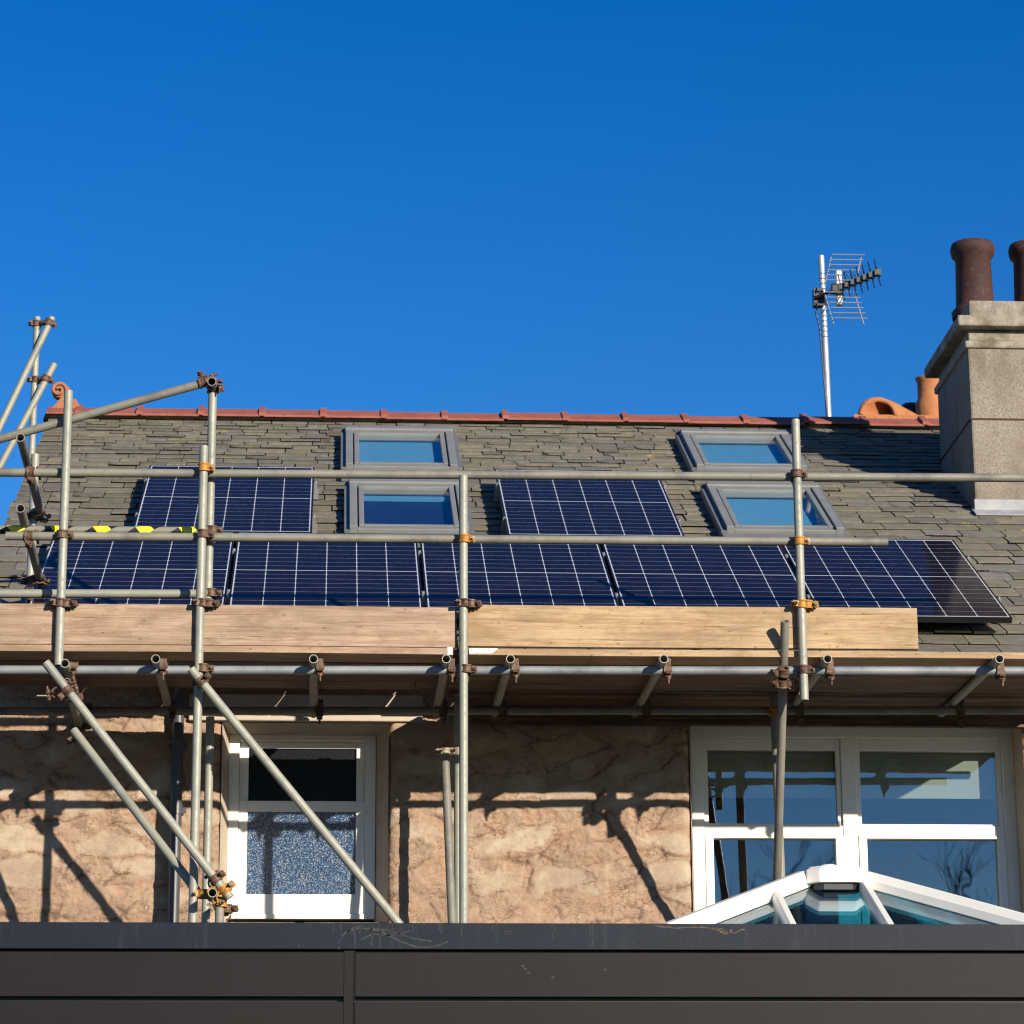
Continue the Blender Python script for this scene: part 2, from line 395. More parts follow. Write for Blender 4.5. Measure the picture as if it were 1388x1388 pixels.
def m_glass(name, tint=(.8,.85,.85), refl=.15, rough=.02, ior=1.5, wob=0):
    t = NT(name); t.t.nodes.remove(t.b)
    tr = t.n('ShaderNodeBsdfTransparent'); tr.inputs[0].default_value = (*tint, 1)
    gl = t.n('ShaderNodeBsdfGlossy'); gl.inputs['Roughness'].default_value = rough; gl.inputs[0].default_value = (.95,.97,1,1)
    ge = t.n('ShaderNodeNewGeometry'); dt = t.n('ShaderNodeVectorMath', operation='DOT_PRODUCT')
    t.l(ge.outputs['Normal'], dt.inputs[0]); t.l(ge.outputs['Incoming'], dt.inputs[1])
    c1 = t.math('SUBTRACT', 1.0, t.math('ABSOLUTE', dt.outputs['Value']), clamp=True)
    f = t.math('ADD', t.math('MULTIPLY', t.math('POWER', c1, 5.0), .9), refl, clamp=True)
    if wob:
        nm = t.bump(t.noise(t.coord(), 2.2, 2, .5), wob, .02); t.l(nm, gl.inputs['Normal'])
    mx = t.n('ShaderNodeMixShader'); t.l(f, mx.inputs[0]); t.l(tr.outputs[0], mx.inputs[1]); t.l(gl.outputs[0], mx.inputs[2])
    t.l(mx.outputs[0], t.out.inputs[0]); return t.m
M['glass'] = m_glass('window_glass', (.85,.88,.86), .115, .01, 1.5, .05)
M['roof_glass'] = m_glass('roof_window_glass', (.88,.93,.95), .02, .02, 1.42)
M['lantern_glass'] = m_glass('blue_solar_glass', (.33,.70,.80), .12, .02)
def m_frost():
    t = NT('obscured_glass'); v = t.coord(rnd=False)
    vo = t.n('ShaderNodeTexVoronoi'); vo.inputs['Scale'].default_value = 105; t.l(v, vo.inputs['Vector'])
    n1 = t.noise(v, 120, 4, .7)
    c = t.ramp(n1, [(.36, (.012,.045,.14)), (.48, (.035,.10,.24)), (.56, (.17,.25,.36)), (.66, (.50,.56,.57))])  # pale end of the ramp paints sun glints into the glass colour
    return t.fin(c, .16, t.bump(t.math('ADD', vo.outputs['Distance'], n1), 1.0, .016), 0, **{'Specular IOR Level': 1.0})
M['frost'] = m_frost()
M['frost_shaded'] = m_plain('shaded_obscured_glass', (.003,.0035,.006), (.006,.007,.011), 90, .35, .5, **{'Specular IOR Level': .18})  # same frosted glass, with the shade on the upper sash painted in
def m_tape():
    t = NT('hazard_tape'); tc = t.n('ShaderNodeTexCoord'); sx = t.n('ShaderNodeSeparateXYZ'); t.l(tc.outputs['UV'], sx.inputs[0])
    f = t.math('GREATER_THAN', t.math('FRACT', t.math('ADD', sx.outputs[0], t.math('MULTIPLY', sx.outputs[1], .5))), .5)
    c = t.mix(f, (.80,.66,.03), (.015,.015,.015))
    return t.fin(c, .4)
M['tape'] = m_tape()
def m_ground():
    t = NT('garden_ground'); v = t.coord(rnd=False); n = t.noise(v, .3, 8, .7)
    return t.fin(t.ramp(n, [(.4, (.03,.035,.015)), (.6, (.06,.055,.035))]), .9)
M['ground'] = m_ground()

# ------------------------------------------------------------------ setting
g = MB(); g.add([(-400,-400,0),(400,-400,0),(400,400,0),(-400,400,0)], [(0,1,2,3)])
build(g, 'ground', M['ground'], kind='structure', loc=(0,0,0))

# far belt of bare trees behind the viewer, seen only as twigs in the window reflections
def woodland():
    rnd = random.Random(11); mb = MB()
    def limb(p, d, L, r, lev):
        q = p+d*L; w = d; X = w.cross(Vector((.3,.9,.1))).normalized(); Y = w.cross(X); vs = []
        for (c, rr) in ((p, r), (q, r*.6)):
            vs += [c+(X*math.cos(a_)+Y*math.sin(a_))*rr for a_ in (0, 2.09, 4.19)]
        mb.add(vs, [(0,1,4,3),(1,2,5,4),(2,0,3,5)])
        if lev == 0: return
        for k in range(3 if lev > 1 else 4):
            nd = (d+Vector((rnd.uniform(-.7,.7), rnd.uniform(-.7,.7), rnd.uniform(-.1,.5)))).normalized()
            limb(p+d*L*rnd.uniform(.55,1), nd, L*rnd.uniform(.55,.8), r*.55, lev-1)
    for i in range(64):
        x = -75+i*2.4+rnd.uniform(-.8,.8); y = -24+rnd.uniform(-4,4)
        limb(Vector((x,y,0)), Vector((rnd.uniform(-.08,.08),rnd.uniform(-.08,.08),1)).normalized(), rnd.uniform(3.9,5.2), .2, 5)
    build(mb, 'woodland', M['bark'], kind='stuff', loc=(0,-24,0), recalc=False)
    hb = MB(); n = 160
    for r_ in range(2):
        vs = []
        for i in range(n+1):
            x = -80+i; y = -28-r_*3
            vs += [(x, y+noise.noise(Vector((x*.4,0,r_)))*1.2, 0), (x, y, 2.6+1.2*noise.noise(Vector((x*.5, 3, r_)))+r_*.8)]
        hb.add(vs, [(2*i, 2*i+1, 2*i+3, 2*i+2) for i in range(n)])
    build(hb, 'undergrowth', M['bark'], kind='stuff', loc=(0,-28,0), recalc=False)
M['bark'] = m_plain('dark_bark', (.025,.02,.015), (.05,.04,.03), 3, .9)
woodland()

# ------------------------------------------------------------------ house
YW = 17.0; YG = 17.24                     # wall face, window plane
GX0, GX1 = -2.12, 7.2                     # gable ends
house = empty('house', (1.5, YW, 0), 'stone house with limewashed wall, slate roof, chimney and roof windows behind scaffold', 'house')
def wallpt(x, y): return at(x, y, YW)
L0, L1 = wallpt(301, 1000).x, wallpt(527, 1000).x       # left window opening
LT, LB = wallpt(400, 979).z, wallpt(400, 1251).z
R0, R1_ = wallpt(935, 1000).x, wallpt(1386, 1000).x     # right window opening
RTp, RB = wallpt(1000, 976).z, wallpt(400, 1300).z
openings = [(L0, L1, LB, LT), (R0, R1_, RB, RTp)]
def sstep(v, a, b):
    t_ = max(0., min(1., (v-a)/(b-a))); return t_*t_*(3-2*t_)
def relief(x, z):
    p = Vector((x, 0, z))
    w = noise.noise_vector(p*2.3)*.07 + noise.noise_vector(p*9)*.030 + noise.noise_vector(p*24)*.009
    q = Vector(((x+w.x)*2.5, 1.3, (z+w.z)*6.2))
    d, pts = noise.voronoi(q)
    e = d[1]-d[0]
    cid = noise.noise(pts[0]*7.3+Vector((.5,.2,.9)))*.5+.57
    hid = noise.noise(pts[0]*3.1+Vector((8,3,1)))
    expo = sstep(cid, .46, .60)
    m_st = sstep(e+noise.noise(p*22)*.06, .10, .30)*expo                     # bare stone face
    joint = (1-sstep(e, .0, .055))*sstep(noise.noise(p*6+Vector((2,7,4))), -.12, .10)
    lump = sstep(e, .0, .35)*(.5+hid)
    cr = noise.fractal(p*19+w*30, .8, 2.1, 3)
    crease = (1-sstep(abs(cr), .0, .10))*(1-m_st)*sstep(noise.noise(p*4+Vector((1,1,5))), -.25, .25)
    pl = noise.fractal(p*7+Vector((3,1,7)), .9, 2.2, 4)
    flake = sstep(pl, -.015, .02)
    h = m_st*(.007+hid*.006) + (1-m_st)*(flake*.007+noise.fractal(p*11, .9, 2.1, 4)*.006) + noise.noise(p*1.3)*.008 + lump*.006 - joint*.008 - crease*.005
    return h, (m_st, joint, crease, flake)
def build_wall():
    s = .0085
    xs = [GX0 + i*s for i in range(int((5.3-GX0)/s))] + [5.3, GX1]
    # keep grid lines on the jambs
    zs = [3.55 + i*s for i in range(int((5.15-3.55)/s)+1)]
    def snap(vals, targets):
        for t_ in targets:
            k = min(range(len(vals)), key=lambda i: abs(vals[i]-t_)); vals[k] = t_
        return vals
    xs = snap(xs, [L0, L1, R0, R1_]); zs = snap(zs, [LT, LB, RTp])
    mb = MB(); nx, nz = len(xs), len(zs); cols = []
    for z in zs:
        for x in xs:
            h_, at_ = relief(x, z); y = -h_; cols.append(at_)
            for (a, b, c, d) in openings:
                if c-.03 < z < d+.06 and a-.06 < x < b+.06:
                    dist = max(a-x, x-b, z-d, 0)
                    if dist < .05: y += .05*(1-math.sqrt(max(0, 1-(1-dist/.05)**2))) *.9
            mb.v.append(Vector((x, YW+y+.012, z)))
    def inside(x, z): return any(a-1e-6 < x < b+1e-6 and c-1e-6 < z < d+1e-6 for a, b, c, d in openings)
    for j in range(nz-1):
        for i in range(nx-1):
            if inside((xs[i]+xs[i+1])/2, (zs[j]+zs[j+1])/2): continue
            mb.f.append([j*nx+i, j*nx+i+1, (j+1)*nx+i+1, (j+1)*nx+i]); mb.sm.append(True); mb.mi.append(0)
    # plain lower wall, gables and back
    rb = 5.15; yr = 21.36; zr = RO.z + (yr-RO.y)*math.tan(AL) - .2
    mb.add([(GX0,YW,0),(GX1,YW,0),(GX1,YW,3.55),(GX0,YW,3.55)], [(0,1,2,3)])
    yb = 2*yr-YW
    for x in (GX0, GX1):
        mb.add([(x,YW,0),(x,yb,0),(x,yb,rb),(x,yr,zr),(x,YW,rb)], [(0,1,2,3,4)])
    mb.add([(GX0,yb,0),(GX1,yb,0),(GX1,yb,rb),(GX0,yb,rb)], [(0,1,2,3)])
    # top strip up to the eaves
    mb.add([(GX0,YW+.02,rb),(GX1,YW+.02,rb),(GX1,YW+.02,5.62),(GX0,YW+.02,5.62)], [(0,1,2,3)])
    cols += [(0,0,0,1)]*(len(mb.v)-len(cols)); mb.c = cols
    build(mb, 'wall', M['stone'], house, loc=(0, YW, 0), recalc=False)
build_wall()
# reveals (splayed sides of the window openings)
G = lambda x, y: at(x, y, YG)
fx0, fx1, fz0, fz1 = G(309, 1100).x, G(509, 1100).x, G(400, 1245.5).z, G(400, 996).z
wx0, wx1 = G(938, 1100).x, G(1378, 1100).x; wz1 = G(1100, 984).z; wz0 = G(1000, 1290).z
def reveal(x0, x1, zb, zt, ix0, ix1, izt, name):
    mb = MB(); y0, y1 = YW+.02, YG+.03
    for P, Q in (((x0,zb),(ix0+.004,zb)), ((x1,zb),(ix1-.004,zb))):
        n = 16; vs = []
        for i in range(n+1):
            z = zb+(zt-zb)*i/n; z2 = zb+(izt-zb)*i/n; r_ = .006*noise.noise(Vector((P[0]*9, 0, z*7)))
            vs += [(P[0], y0, z), (P[0]*.5+Q[0]*.5+r_, (y0+y1)/2, (z+z2)/2), (Q[0], y1, z2)]
        mb.add(vs, [(i*3+k, i*3+k+1, i*3+k+4, i*3+k+3) for i in range(n) for k in (0,1)], True)
    mb.add([(x0,y0,zt),(x1,y0,zt),(ix1-.004,y1,izt-.004),(ix0+.004,y1,izt-.004)], [(0,1,2,3)])
    build(mb, name, M['lintel'], house, recalc=False)
reveal(L0, L1, LB-.05, LT, fx0, fx1, fz1, 'window_reveal')
reveal(R0, R1_, RB-.05, RTp, wx0, wx1, wz1, 'window_reveal')
# smooth lintel above the left window
a, b = wallpt(256, 965), wallpt(573, 979)
build(MB().bb((a.x, YW-.022, b.z-.001), (b.x, YW+.05, b.z+.16)), 'lintel', M['lintel'], house, bevel=.008)
# stone sill under left window
build(MB().bb((L0-.03, YW-.05, LB-.07), (L1+.03, YG+.02, LB-.001)), 'window_sill', M['capstone'], house, bevel=.006)
# wall plate / fascia board under the eaves
c_ = at(700, 968, YW-.06)
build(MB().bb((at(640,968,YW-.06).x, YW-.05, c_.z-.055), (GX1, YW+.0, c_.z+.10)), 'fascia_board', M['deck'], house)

# interior boxes so the windows look into rooms
mb = MB()
def room(x0, x1, z0, z1, yd):
    y0 = YG+.12
    mb.add([(x0,y0,z0),(x1,y0,z0),(x1,yd,z0),(x0,yd,z0),(x0,y0,z1),(x1,y0,z1),(x1,yd,z1),(x0,yd,z1)],
           [(0,1,2,3),(4,7,6,5),(0,3,7,4),(1,5,6,2),(3,2,6,7)])
room(L0-.2, L1+.2, LB-.3, LT+.2, 19.5); build(mb, 'room_lining', M['dark_room'], house, recalc=False)
mb = MB(); room(R0-.2, R1_+.2, 3.2, RTp+.2, 19.5); build(mb, 'room_lining', M['dark_room'], house, recalc=False)

def fr(mb, x0, x1, z0, z1, w, y0, y1, wb=None, wt=None):
    """rectangular frame, members w wide, from y0 (front) to y1"""
    wb = wb or w; wt = wt or w
    mb.bb((x0,y0,z0),(x0+w,y1,z1)); mb.bb((x1-w,y0,z0),(x1,y1,z1))
    mb.bb((x0+w,y0+.0007,z0),(x1-w,y1,z0+wb)); mb.bb((x0+w,y0+.0007,z1-wt),(x1-w,y1,z1))
# --- left window: sash
win = empty('window', tuple(Vector(((L0+L1)/2, YG, LB)) - house.location)); win.parent = house
win['label'] = 'white sash window with shade-darkened upper pane and frosted lower pane'
mb = MB(); fr(mb, fx0, fx1, fz0, fz1, .062, YG, YG+.09, .03, .035)
build(mb, 'frame', M['upvc'], win, bevel=.004)
ux0, ux1 = G(336.5, 1050).x, G(488, 1050).x
mb = MB(); zt, zb = G(400, 1012.5).z, G(400, 1084).z
fr(mb, fx0+.0625, fx1-.0625, G(400,1097).z, fz1-.0355, ux0-fx0-.0625, YG+.052, YG+.088, zb-G(400,1097).z, fz1-.0355-zt)
build(mb, 'upper_sash', M['upvc'], win, bevel=.003)
lz1, lz0 = G(400, 1099.5).z, G(400, 1211.5).z
mb = MB(); fr(mb, fx0+.0625, fx1-.0625, fz0+.0305, G(400,1085).z, ux0-fx0-.0625, YG+.012, YG+.050, lz0-fz0-.0305, G(400,1085).z-lz1)
build(mb, 'lower_sash', M['upvc'], win, bevel=.003)
build(MB().bb((ux0-.01, YG+.068, zb-.01), (ux1+.01, YG+.072, zt+.01)), 'pane', M['frost_shaded'], win)
build(MB().bb((ux0-.01, YG+.030, lz0-.01), (ux1+.01, YG+.036, lz1+.01)), 'pane', M['frost'], win, label='frosted glass pane of the lower sash')
# --- right window: two lights, each with a fixed top pane and an opening lower pane
win2 = empty('window', tuple(Vector(((R0+R1_)/2, YG, 3.6)) - house.location)); win2.parent = house
win2['label'] = 'wide white window with grey blinds reflecting the sky'
mb = MB(); fr(mb, wx0, wx1, wz0, wz1, .075, YG, YG+.09)
mc = G(1151, 1060).x
mb.bb((mc-.045, YG+.0009, wz0+.075), (mc+.045, YG+.089, wz1-.075))
build(mb, 'frame', M['upvc'], win2, bevel=.005)
for k, (sx0, sx1) in enumerate(((wx0+.0755, mc-.0455), (mc+.0455, wx1-.0755))):
    mb = MB(); zc0, zc1 = G(1000,1132).z, G(1000,1118).z
    mb.bb((sx0, YG+.006, zc0), (sx1, YG+.085, zc1))
    build(mb, 'transom', M['upvc'], win2, bevel=.004)
    mb = MB(); fr(mb, sx0, sx1, zc1+.0005, wz1-.0755, .028, YG+.022, YG+.08, .012, .07)
    build(mb, 'fanlight_frame', M['upvc'], win2, bevel=.003)
    build(MB().bb((sx0+.02, YG+.045, zc1), (sx1-.02, YG+.050, wz1-.14)), 'pane', M['glass'], win2)
    mb = MB(); fr(mb, sx0, sx1, wz0+.0755, zc0-.0005, .05, YG-.006, YG+.08, .05, .018)
    build(mb, 'casement', M['upvc'], win2, bevel=.004)
    build(MB().bb((sx0+.045, YG+.035, wz0+.1), (sx1-.045, YG+.040, zc0-.01)), 'pane', M['glass'], win2)
    build(MB().bb((sx0+.03, YG+.105, G(1000,1077).z), (sx1-.03, YG+.112, wz1-.02)), 'blind', M['blind'], win2)

# --- downpipe and gutter
dx = at(240, 1050, YW-.07).x
pm = MB(); pm.tube((dx, YW-.07, 0), (dx, YW-.07, 5.30), .033, .029)
pipe = build(pm, 'downpipe', M['pipe'], house)
for z in (at(240,1097,YW-.07).z, at(240,1010,YW-.07).z, 2.6):
    bm_ = MB(); bm_.tube((dx,YW-.07,z-.03),(dx,YW-.07,z+.03), .039, .0335); bm_.bb((dx-.055,YW-.05,z-.015),(dx+.055,YW-.02,z+.015))
    build(bm_, 'bracket', M['pipe'], pipe)
eu0, ev0 = roofuv(onroof(1300, 884))
EV = ev0-.02                                   # eaves, measured up the slope

# --- roof: each slate a thin tilted slab, all in one covering
VR = roofuv(onroof(600, 571.5))[1]           # ridge
UG0 = -2.17 - RO.x
UG1 = 5.9 - RO.x
def course_h(v):
    t_ = (v-EV)/(VR-EV); return .220 - .130*t_
sky_rects = []
def build_roof():
    mb = MB(); cols = []
    v = EV+.03; row = 0
    while v < VR+.05:
        h = course_h(v) + random.uniform(-.008, .008)
        u = UG0 + random.uniform(-.02, .0)
        off = random.uniform(0, .12)
        first = True
        while u < UG1:
            w = random.choice((.17,.20,.23,.27,.31,.36))*(1.12 - .30*(v-EV)/(VR-EV))*random.uniform(.9,1.12)
            if first: w *= random.uniform(.6, 1.1); first = False
            th = random.uniform(.007, .016)
            jit = random.uniform(-.007, .007); jr = random.uniform(-.006, .006)
            g_ = random.uniform(.004, .013)
            n_top = -.145+random.uniform(-.002,.002); n_bot = -.120+random.uniform(-.005, .005)
            v0, v1 = v-.03, v+h+.06
            a_, b_ = u+g_/2, u+w-g_/2
            chip = random.random() < .22
            bl = v0+jit-jr; br = v0+jit+jr
            k = random.uniform(.78, 1.16)*1.45
            tone = random.choice(((.178,.160,.122),(.185,.165,.125),(.165,.152,.125),(.19,.168,.125),(.155,.148,.130),(.175,.160,.115)))
            c = (tone[0]*k, tone[1]*k, tone[2]*k, 1)
            if random.random() < .02: c = (.27,.26,.24,1)
            # outline with slightly broken lower edge
            m_ = 4
            low = []
            for i in range(m_+1):
                f = i/m_; dv = (bl*(1-f)+br*f) + random.uniform(-.003,.003)
                if chip and i in (0,): dv += random.uniform(.01,.025)
                low.append((a_+(b_-a_)*f, dv))
            def NN(vv): return n_bot + (n_top-n_bot)*(vv-v0)/(v1-v0)
            top = [RP(x_, y_, NN(y_)) for x_, y_ in low]
            bot = [p - RN*th for p in top]
            tl, tr = RP(a_, v1, NN(v1)), RP(b_, v1, NN(v1))
            tlb, trb = tl-RN*th, tr-RN*th
            b0 = len(mb.v)
            vs = top+bot+[tl, tr, tlb, trb]
            nlow = m_+1; TL, TR, TLB, TRB = 2*nlow, 2*nlow+1, 2*nlow+2, 2*nlow+3
            fs = [tuple(range(nlow))+(TR, TL)]
            fs += [(i, nlow+i, nlow+i+1, i+1) for i in range(m_)]
            fs += [(0, TL, TLB, nlow), (m_, 2*nlow-1, TRB, TR)]
            mb.add(vs, fs)
            cols += [c]*len(vs)
            u += w
        v += h; row += 1
    # boarding under the slates and the back slope
    P = [RP(UG0+.03, EV+.95, -.172), RP(GX1-RO.x, EV+.95, -.172), RP(GX1-RO.x, VR+.05, -.172), RP(UG0+.03, VR+.05, -.172)]
    back = [P[3], P[2], P[2]+Vector((0,4.6,-2.7)), P[3]+Vector((0,4.6,-2.7))]
    mb.add(P, [(0,1,2,3)]); mb.add([p-RN*.03 for p in P], [(3,2,1,0)]); mb.add(back, [(0,1,2,3)])
    cols += [(.06,.055,.045,1)]*12
    mb.c = cols
    return build(mb, 'roof', M['slate'], house, loc=RP(2, EV, -.15), recalc=False)
roof = build_roof()
# ridge tiles: angled clay pieces with a raised roll at each joint
rm = MB()
rz = RP(0, VR+.02, -.105)
ang = AL*.9
def ridge_piece(x0, x1, leg, thick, lift, mb):
    ap = Vector((0, rz.y+.085, rz.z+.075+lift))
    pr = [(ap.y-leg*math.cos(ang), ap.z-leg*math.sin(ang)), (ap.y-.02, ap.z-.004), (ap.y, ap.z+.008), (ap.y+.02, ap.z-.004), (ap.y+leg*math.cos(ang), ap.z-leg*math.sin(ang)),
          (ap.y+leg*math.cos(ang), ap.z-leg*math.sin(ang)-thick), (ap.y, ap.z-thick), (ap.y-leg*math.cos(ang), ap.z-leg*math.sin(ang)-thick)]
    mb.prism([(x0, y_, z_) for y_, z_ in pr], (x1-x0, 0, 0))
jx = [at(q, 565, rz.y).x for q in (188,272,355,437,519,601,685,767,848,928,1008)]
step = (jx[-1]-jx[0])/(len(jx)-1)
x = jx[0]-3*step
xs_ = []
while x < 5.4: xs_.append(x); x += step
for x in xs_:
    dz = random.uniform(-.005,.006)
    x0_ = max(x+.02, -2.2)
    if x+step < -2.2: continue
    ridge_piece(x0_, x+step-.003, .190, .018, dz, rm)
    if x > -2.2: ridge_piece(x-.016, x+.034, .196, .03, dz+.020, rm)
build(rm, 'ridge_tiles', M['ridge'], roof, bevel=.004)
# mortar bed under the ridge
M['mortar'] = m_plain('old_mortar', (.12,.11,.085), (.34,.31,.24), 16, .9, .6, .006)
mm = MB(); n_ = 130; pr_ = []
for i in range(n_+1):
    x_ = -2.2+i*.0575-RO.x; d_ = .012*noise.noise(Vector((i*.4, 2, 0)))
    pr_ += [RP(x_, VR-.012+d_, -.122), RP(x_, VR-.006+d_, -.104), RP(x_, VR+.10, -.085), RP(x_, VR+.10, -.16)]
mm.add(pr_, [(i*4+k, (i+1)*4+k, (i+1)*4+(k+1)%4, i*4+(k+1)%4) for i in range(n_) for k in range(4)])
build(mm, 'mortar', M['mortar'], roof)
# scroll finial on the left end of the ridge
fm = MB(); fy = rz.y+.085
S = 1/178.
fo = at(84, 545, fy)
def fp(px, py): 
    q = at(px, py, fy); return q
fm.prism([(p.x, fy-.045, p.z) for p in (fp(59,571), fp(63,561), fp(71,555), fp(79,547), fp(84,539), fp(88,528), fp(93,526), fp(97,532), fp(98,542), fp(104,544), fp(108,551), fp(110,571))], (0, .09, 0))
cc = fp(80.5, 531)
n_ = 22; fm.prism([(cc.x+.056*math.cos(2*math.pi*i/n_), fy-.042, cc.z+.056*math.sin(2*math.pi*i/n_)) for i in range(n_)], (0,.084,0))
pts = []; rs = []
for i in range(46):
    t_ = i/45; a_ = R(-20) + t_*R(560)
    r_ = .060*(1-t_*.85)
    pts.append((cc.x+r_*math.cos(a_), fy-.045-.018*t_, cc.z+r_*math.sin(a_))); rs.append(.016*(1-t_*.35))
fm.path(pts, .02, 10, rs)
build(fm, 'finial', M['terra'], roof, bevel=.006, label='terracotta scroll finial at the left end of the ridge')

# --- roof windows
def skylight(u0, u1, v0, v1, blind, label):
    s_ = empty('skylight', tuple(RP((u0+u1)/2, v0, -.12) - house.location)); s_.parent = house; s_['label'] = label
    ax = (RX, RU, RN)
    def rb(mb, a_, b_, c0, c1, n0, n1): mb.box(RP((a_+b_)/2, (c0+c1)/2, (n0+n1)/2), (abs(b_-a_), abs(c1-c0), abs(n1-n0)), ax)
    # flashing skirt
    mb = MB(); rb(mb, u0-.03, u1+.03, v0-.16, v0-.001, -.125, -.075); rb(mb, u0-.035, u0, v0, v1, -.16, -.06); rb(mb, u1, u1+.035, v0, v1, -.16, -.06); rb(mb, u0-.03, u1+.03, v1+.001, v1+.05, -.16, -.045)
    build(mb, 'flashing', M['flashdark'], s_, bevel=.003)
    # outer cover frame
    mb = MB(); w = .052
    rb(mb, u0, u0+w, v0, v1-.09, -.16, -.030); rb(mb, u1-w, u1, v0, v1-.09, -.16, -.030); rb(mb, u0+w, u1-w, v0, v0+.048, -.16, -.050)
    build(mb, 'frame', M['flashgrey'], s_, bevel=.005)
    mb = MB(); rb(mb, u0-.005, u1+.005, v1-.088, v1, -.16, -.018)
    build(mb, 'hood', M['flashgrey'], s_, bevel=.010)
    mb = MB(); i0, i1, j0, j1 = u0+w+.010, u1-w-.010, v0+.060, v1-.100
    ws = .034
    rb(mb, i0, i0+ws, j0, j1, -.10, -.040); rb(mb, i1-ws, i1, j0, j1, -.10, -.040); rb(mb, i0+ws, i1-ws, j0, j0+ws, -.10, -.042); rb(mb, i0+ws, i1-ws, j1-ws, j1, -.10, -.042)
    build(mb, 'sash', M['flashgrey'], s_, bevel=.004)
    mb = MB(); rb(mb, i0+ws-.004, i1-ws+.004, j0+ws, j1-ws+.004, -.068, -.062)
    build(mb, 'pane', M['roof_glass'], s_)
    mb = MB(); rb(mb, i0+ws-.02, i1-ws+.02, j0+ws, j1-ws+.02, -.118, -.113)
    build(mb, 'blind', M['sky_blind'] if blind else M['navy'], s_)  # where no blind hangs, the navy sheet stands in for the dark room
    if not blind:
        mb = MB(); rb(mb, i0+ws, i1-ws, j1-ws-.16, j1-ws-.12, -.105, -.085); rb(mb, i0+ws, i1-ws, j1-ws-.09, j1-ws-.07, -.105, -.09)
        build(mb, 'blind_rail', M['sky_blind'], s_)
M['navy'] = m_plain('navy_interior_sheet', (.008,.02,.075), (.012,.03,.10), 3, .6)  # stand-in sheet: the unlit interior's darkness put into its colour
RX0 = RO.x
skylight(.055-RX0, .840-RX0, roofuv(onroof(540,634,-.06))[1], roofuv(onroof(540,579.5,-.03))[1], True, 'upper left roof window with pale blind, just under the ridge')
skylight(.080-RX0, .855-RX0, roofuv(onroof(550,715,-.04))[1], roofuv(onroof(550,651,-.03))[1], False, 'lower left roof window with no blind, dark blue under the glass')
skylight(2.545-RX0, 3.335-RX0, roofuv(onroof(1000,635,-.06))[1], roofuv(onroof(1000,583.5,-.03))[1], True, 'upper right roof window with pale blind, just under the ridge')
skylight(2.545-RX0, 3.320-RX0, roofuv(onroof(1050,716,-.04))[1], roofuv(onroof(1020,655,-.03))[1], True, 'lower right roof window with pale blind')

# --- chimney
ch = empty('chimney', tuple(Vector((4.95, 19.6, 6.6)) - house.location)); ch.parent = house
CX0, CX1, CY0, CY1 = 4.37, 5.55, 19.07, 20.12
zc = at(1300, 462, CY0).z
mb = MB(); mb.bb((CX0, CY0, 6.3), (CX1, CY1, zc)); build(mb, 'stack', M['roughcast'], ch, bevel=.015)
zn = at(1300, 446, CY0).z; zt_ = at(1300, 431, CY0).z
mb = MB(); mb.bb((CX0+.012, CY0+.012, zc+.001), (CX1-.012, CY1-.012, zn)); 
mb.bb((CX0-.075, CY0-.075, zn+.001), (CX1+.075, CY1+.075, zt_))
mb.bb((CX0-.02, CY0-.02, zc-.055), (CX1+.02, CY1+.02, zc-.001)) 
build(mb, 'capping', M['capstone'], ch, bevel=.012)
zu = at(1310, 404, CY0).z
mb = MB(); mb.bb((CX0+.03, CY0+.03, zt_+.001), (CX1-.1, CY1-.1, zu)); build(mb, 'upper_course', M['capstone'], ch, bevel=.02)
mb = MB(); zj = at(1330, 568, CY0).z; mb.bb((CX0-.006, CY0-.006, zj-.006), (CX1+.006, CY1+.006, zj+.006)); build(mb, 'joint', M['pot_dark'], ch)
mb = MB(); p = onroof(1340, 690)
mb.bb((CX0-.01, CY0-.02, p.z-.10), (CX1+.02, CY0-.001, p.z+.055)); mb.box(RP(CX0-RO.x+.6, roofuv(Vector((0, CY0, p.z)))[1]-.06, -.115), (1.25, .16, .012), (RX, RU, RN))
build(mb, 'flashing', M['lead'], ch, bevel=.004)
for px_, dk in ((1321, 1), (1400, 0)):
    q = at(px_, 400, 19.45)
    mb = MB(); mb.lathe((q.x, 19.45, zu-.02), [(.165,0),(.17,.05),(.14,.08),(.135,.1),(.125,.45),(.15,.47),(.16,.52),(.15,.56),(.115,.565),(.11,.2)], 28)
    build(mb, 'chimney_pot', M['pot_dark'], ch, recalc=False)

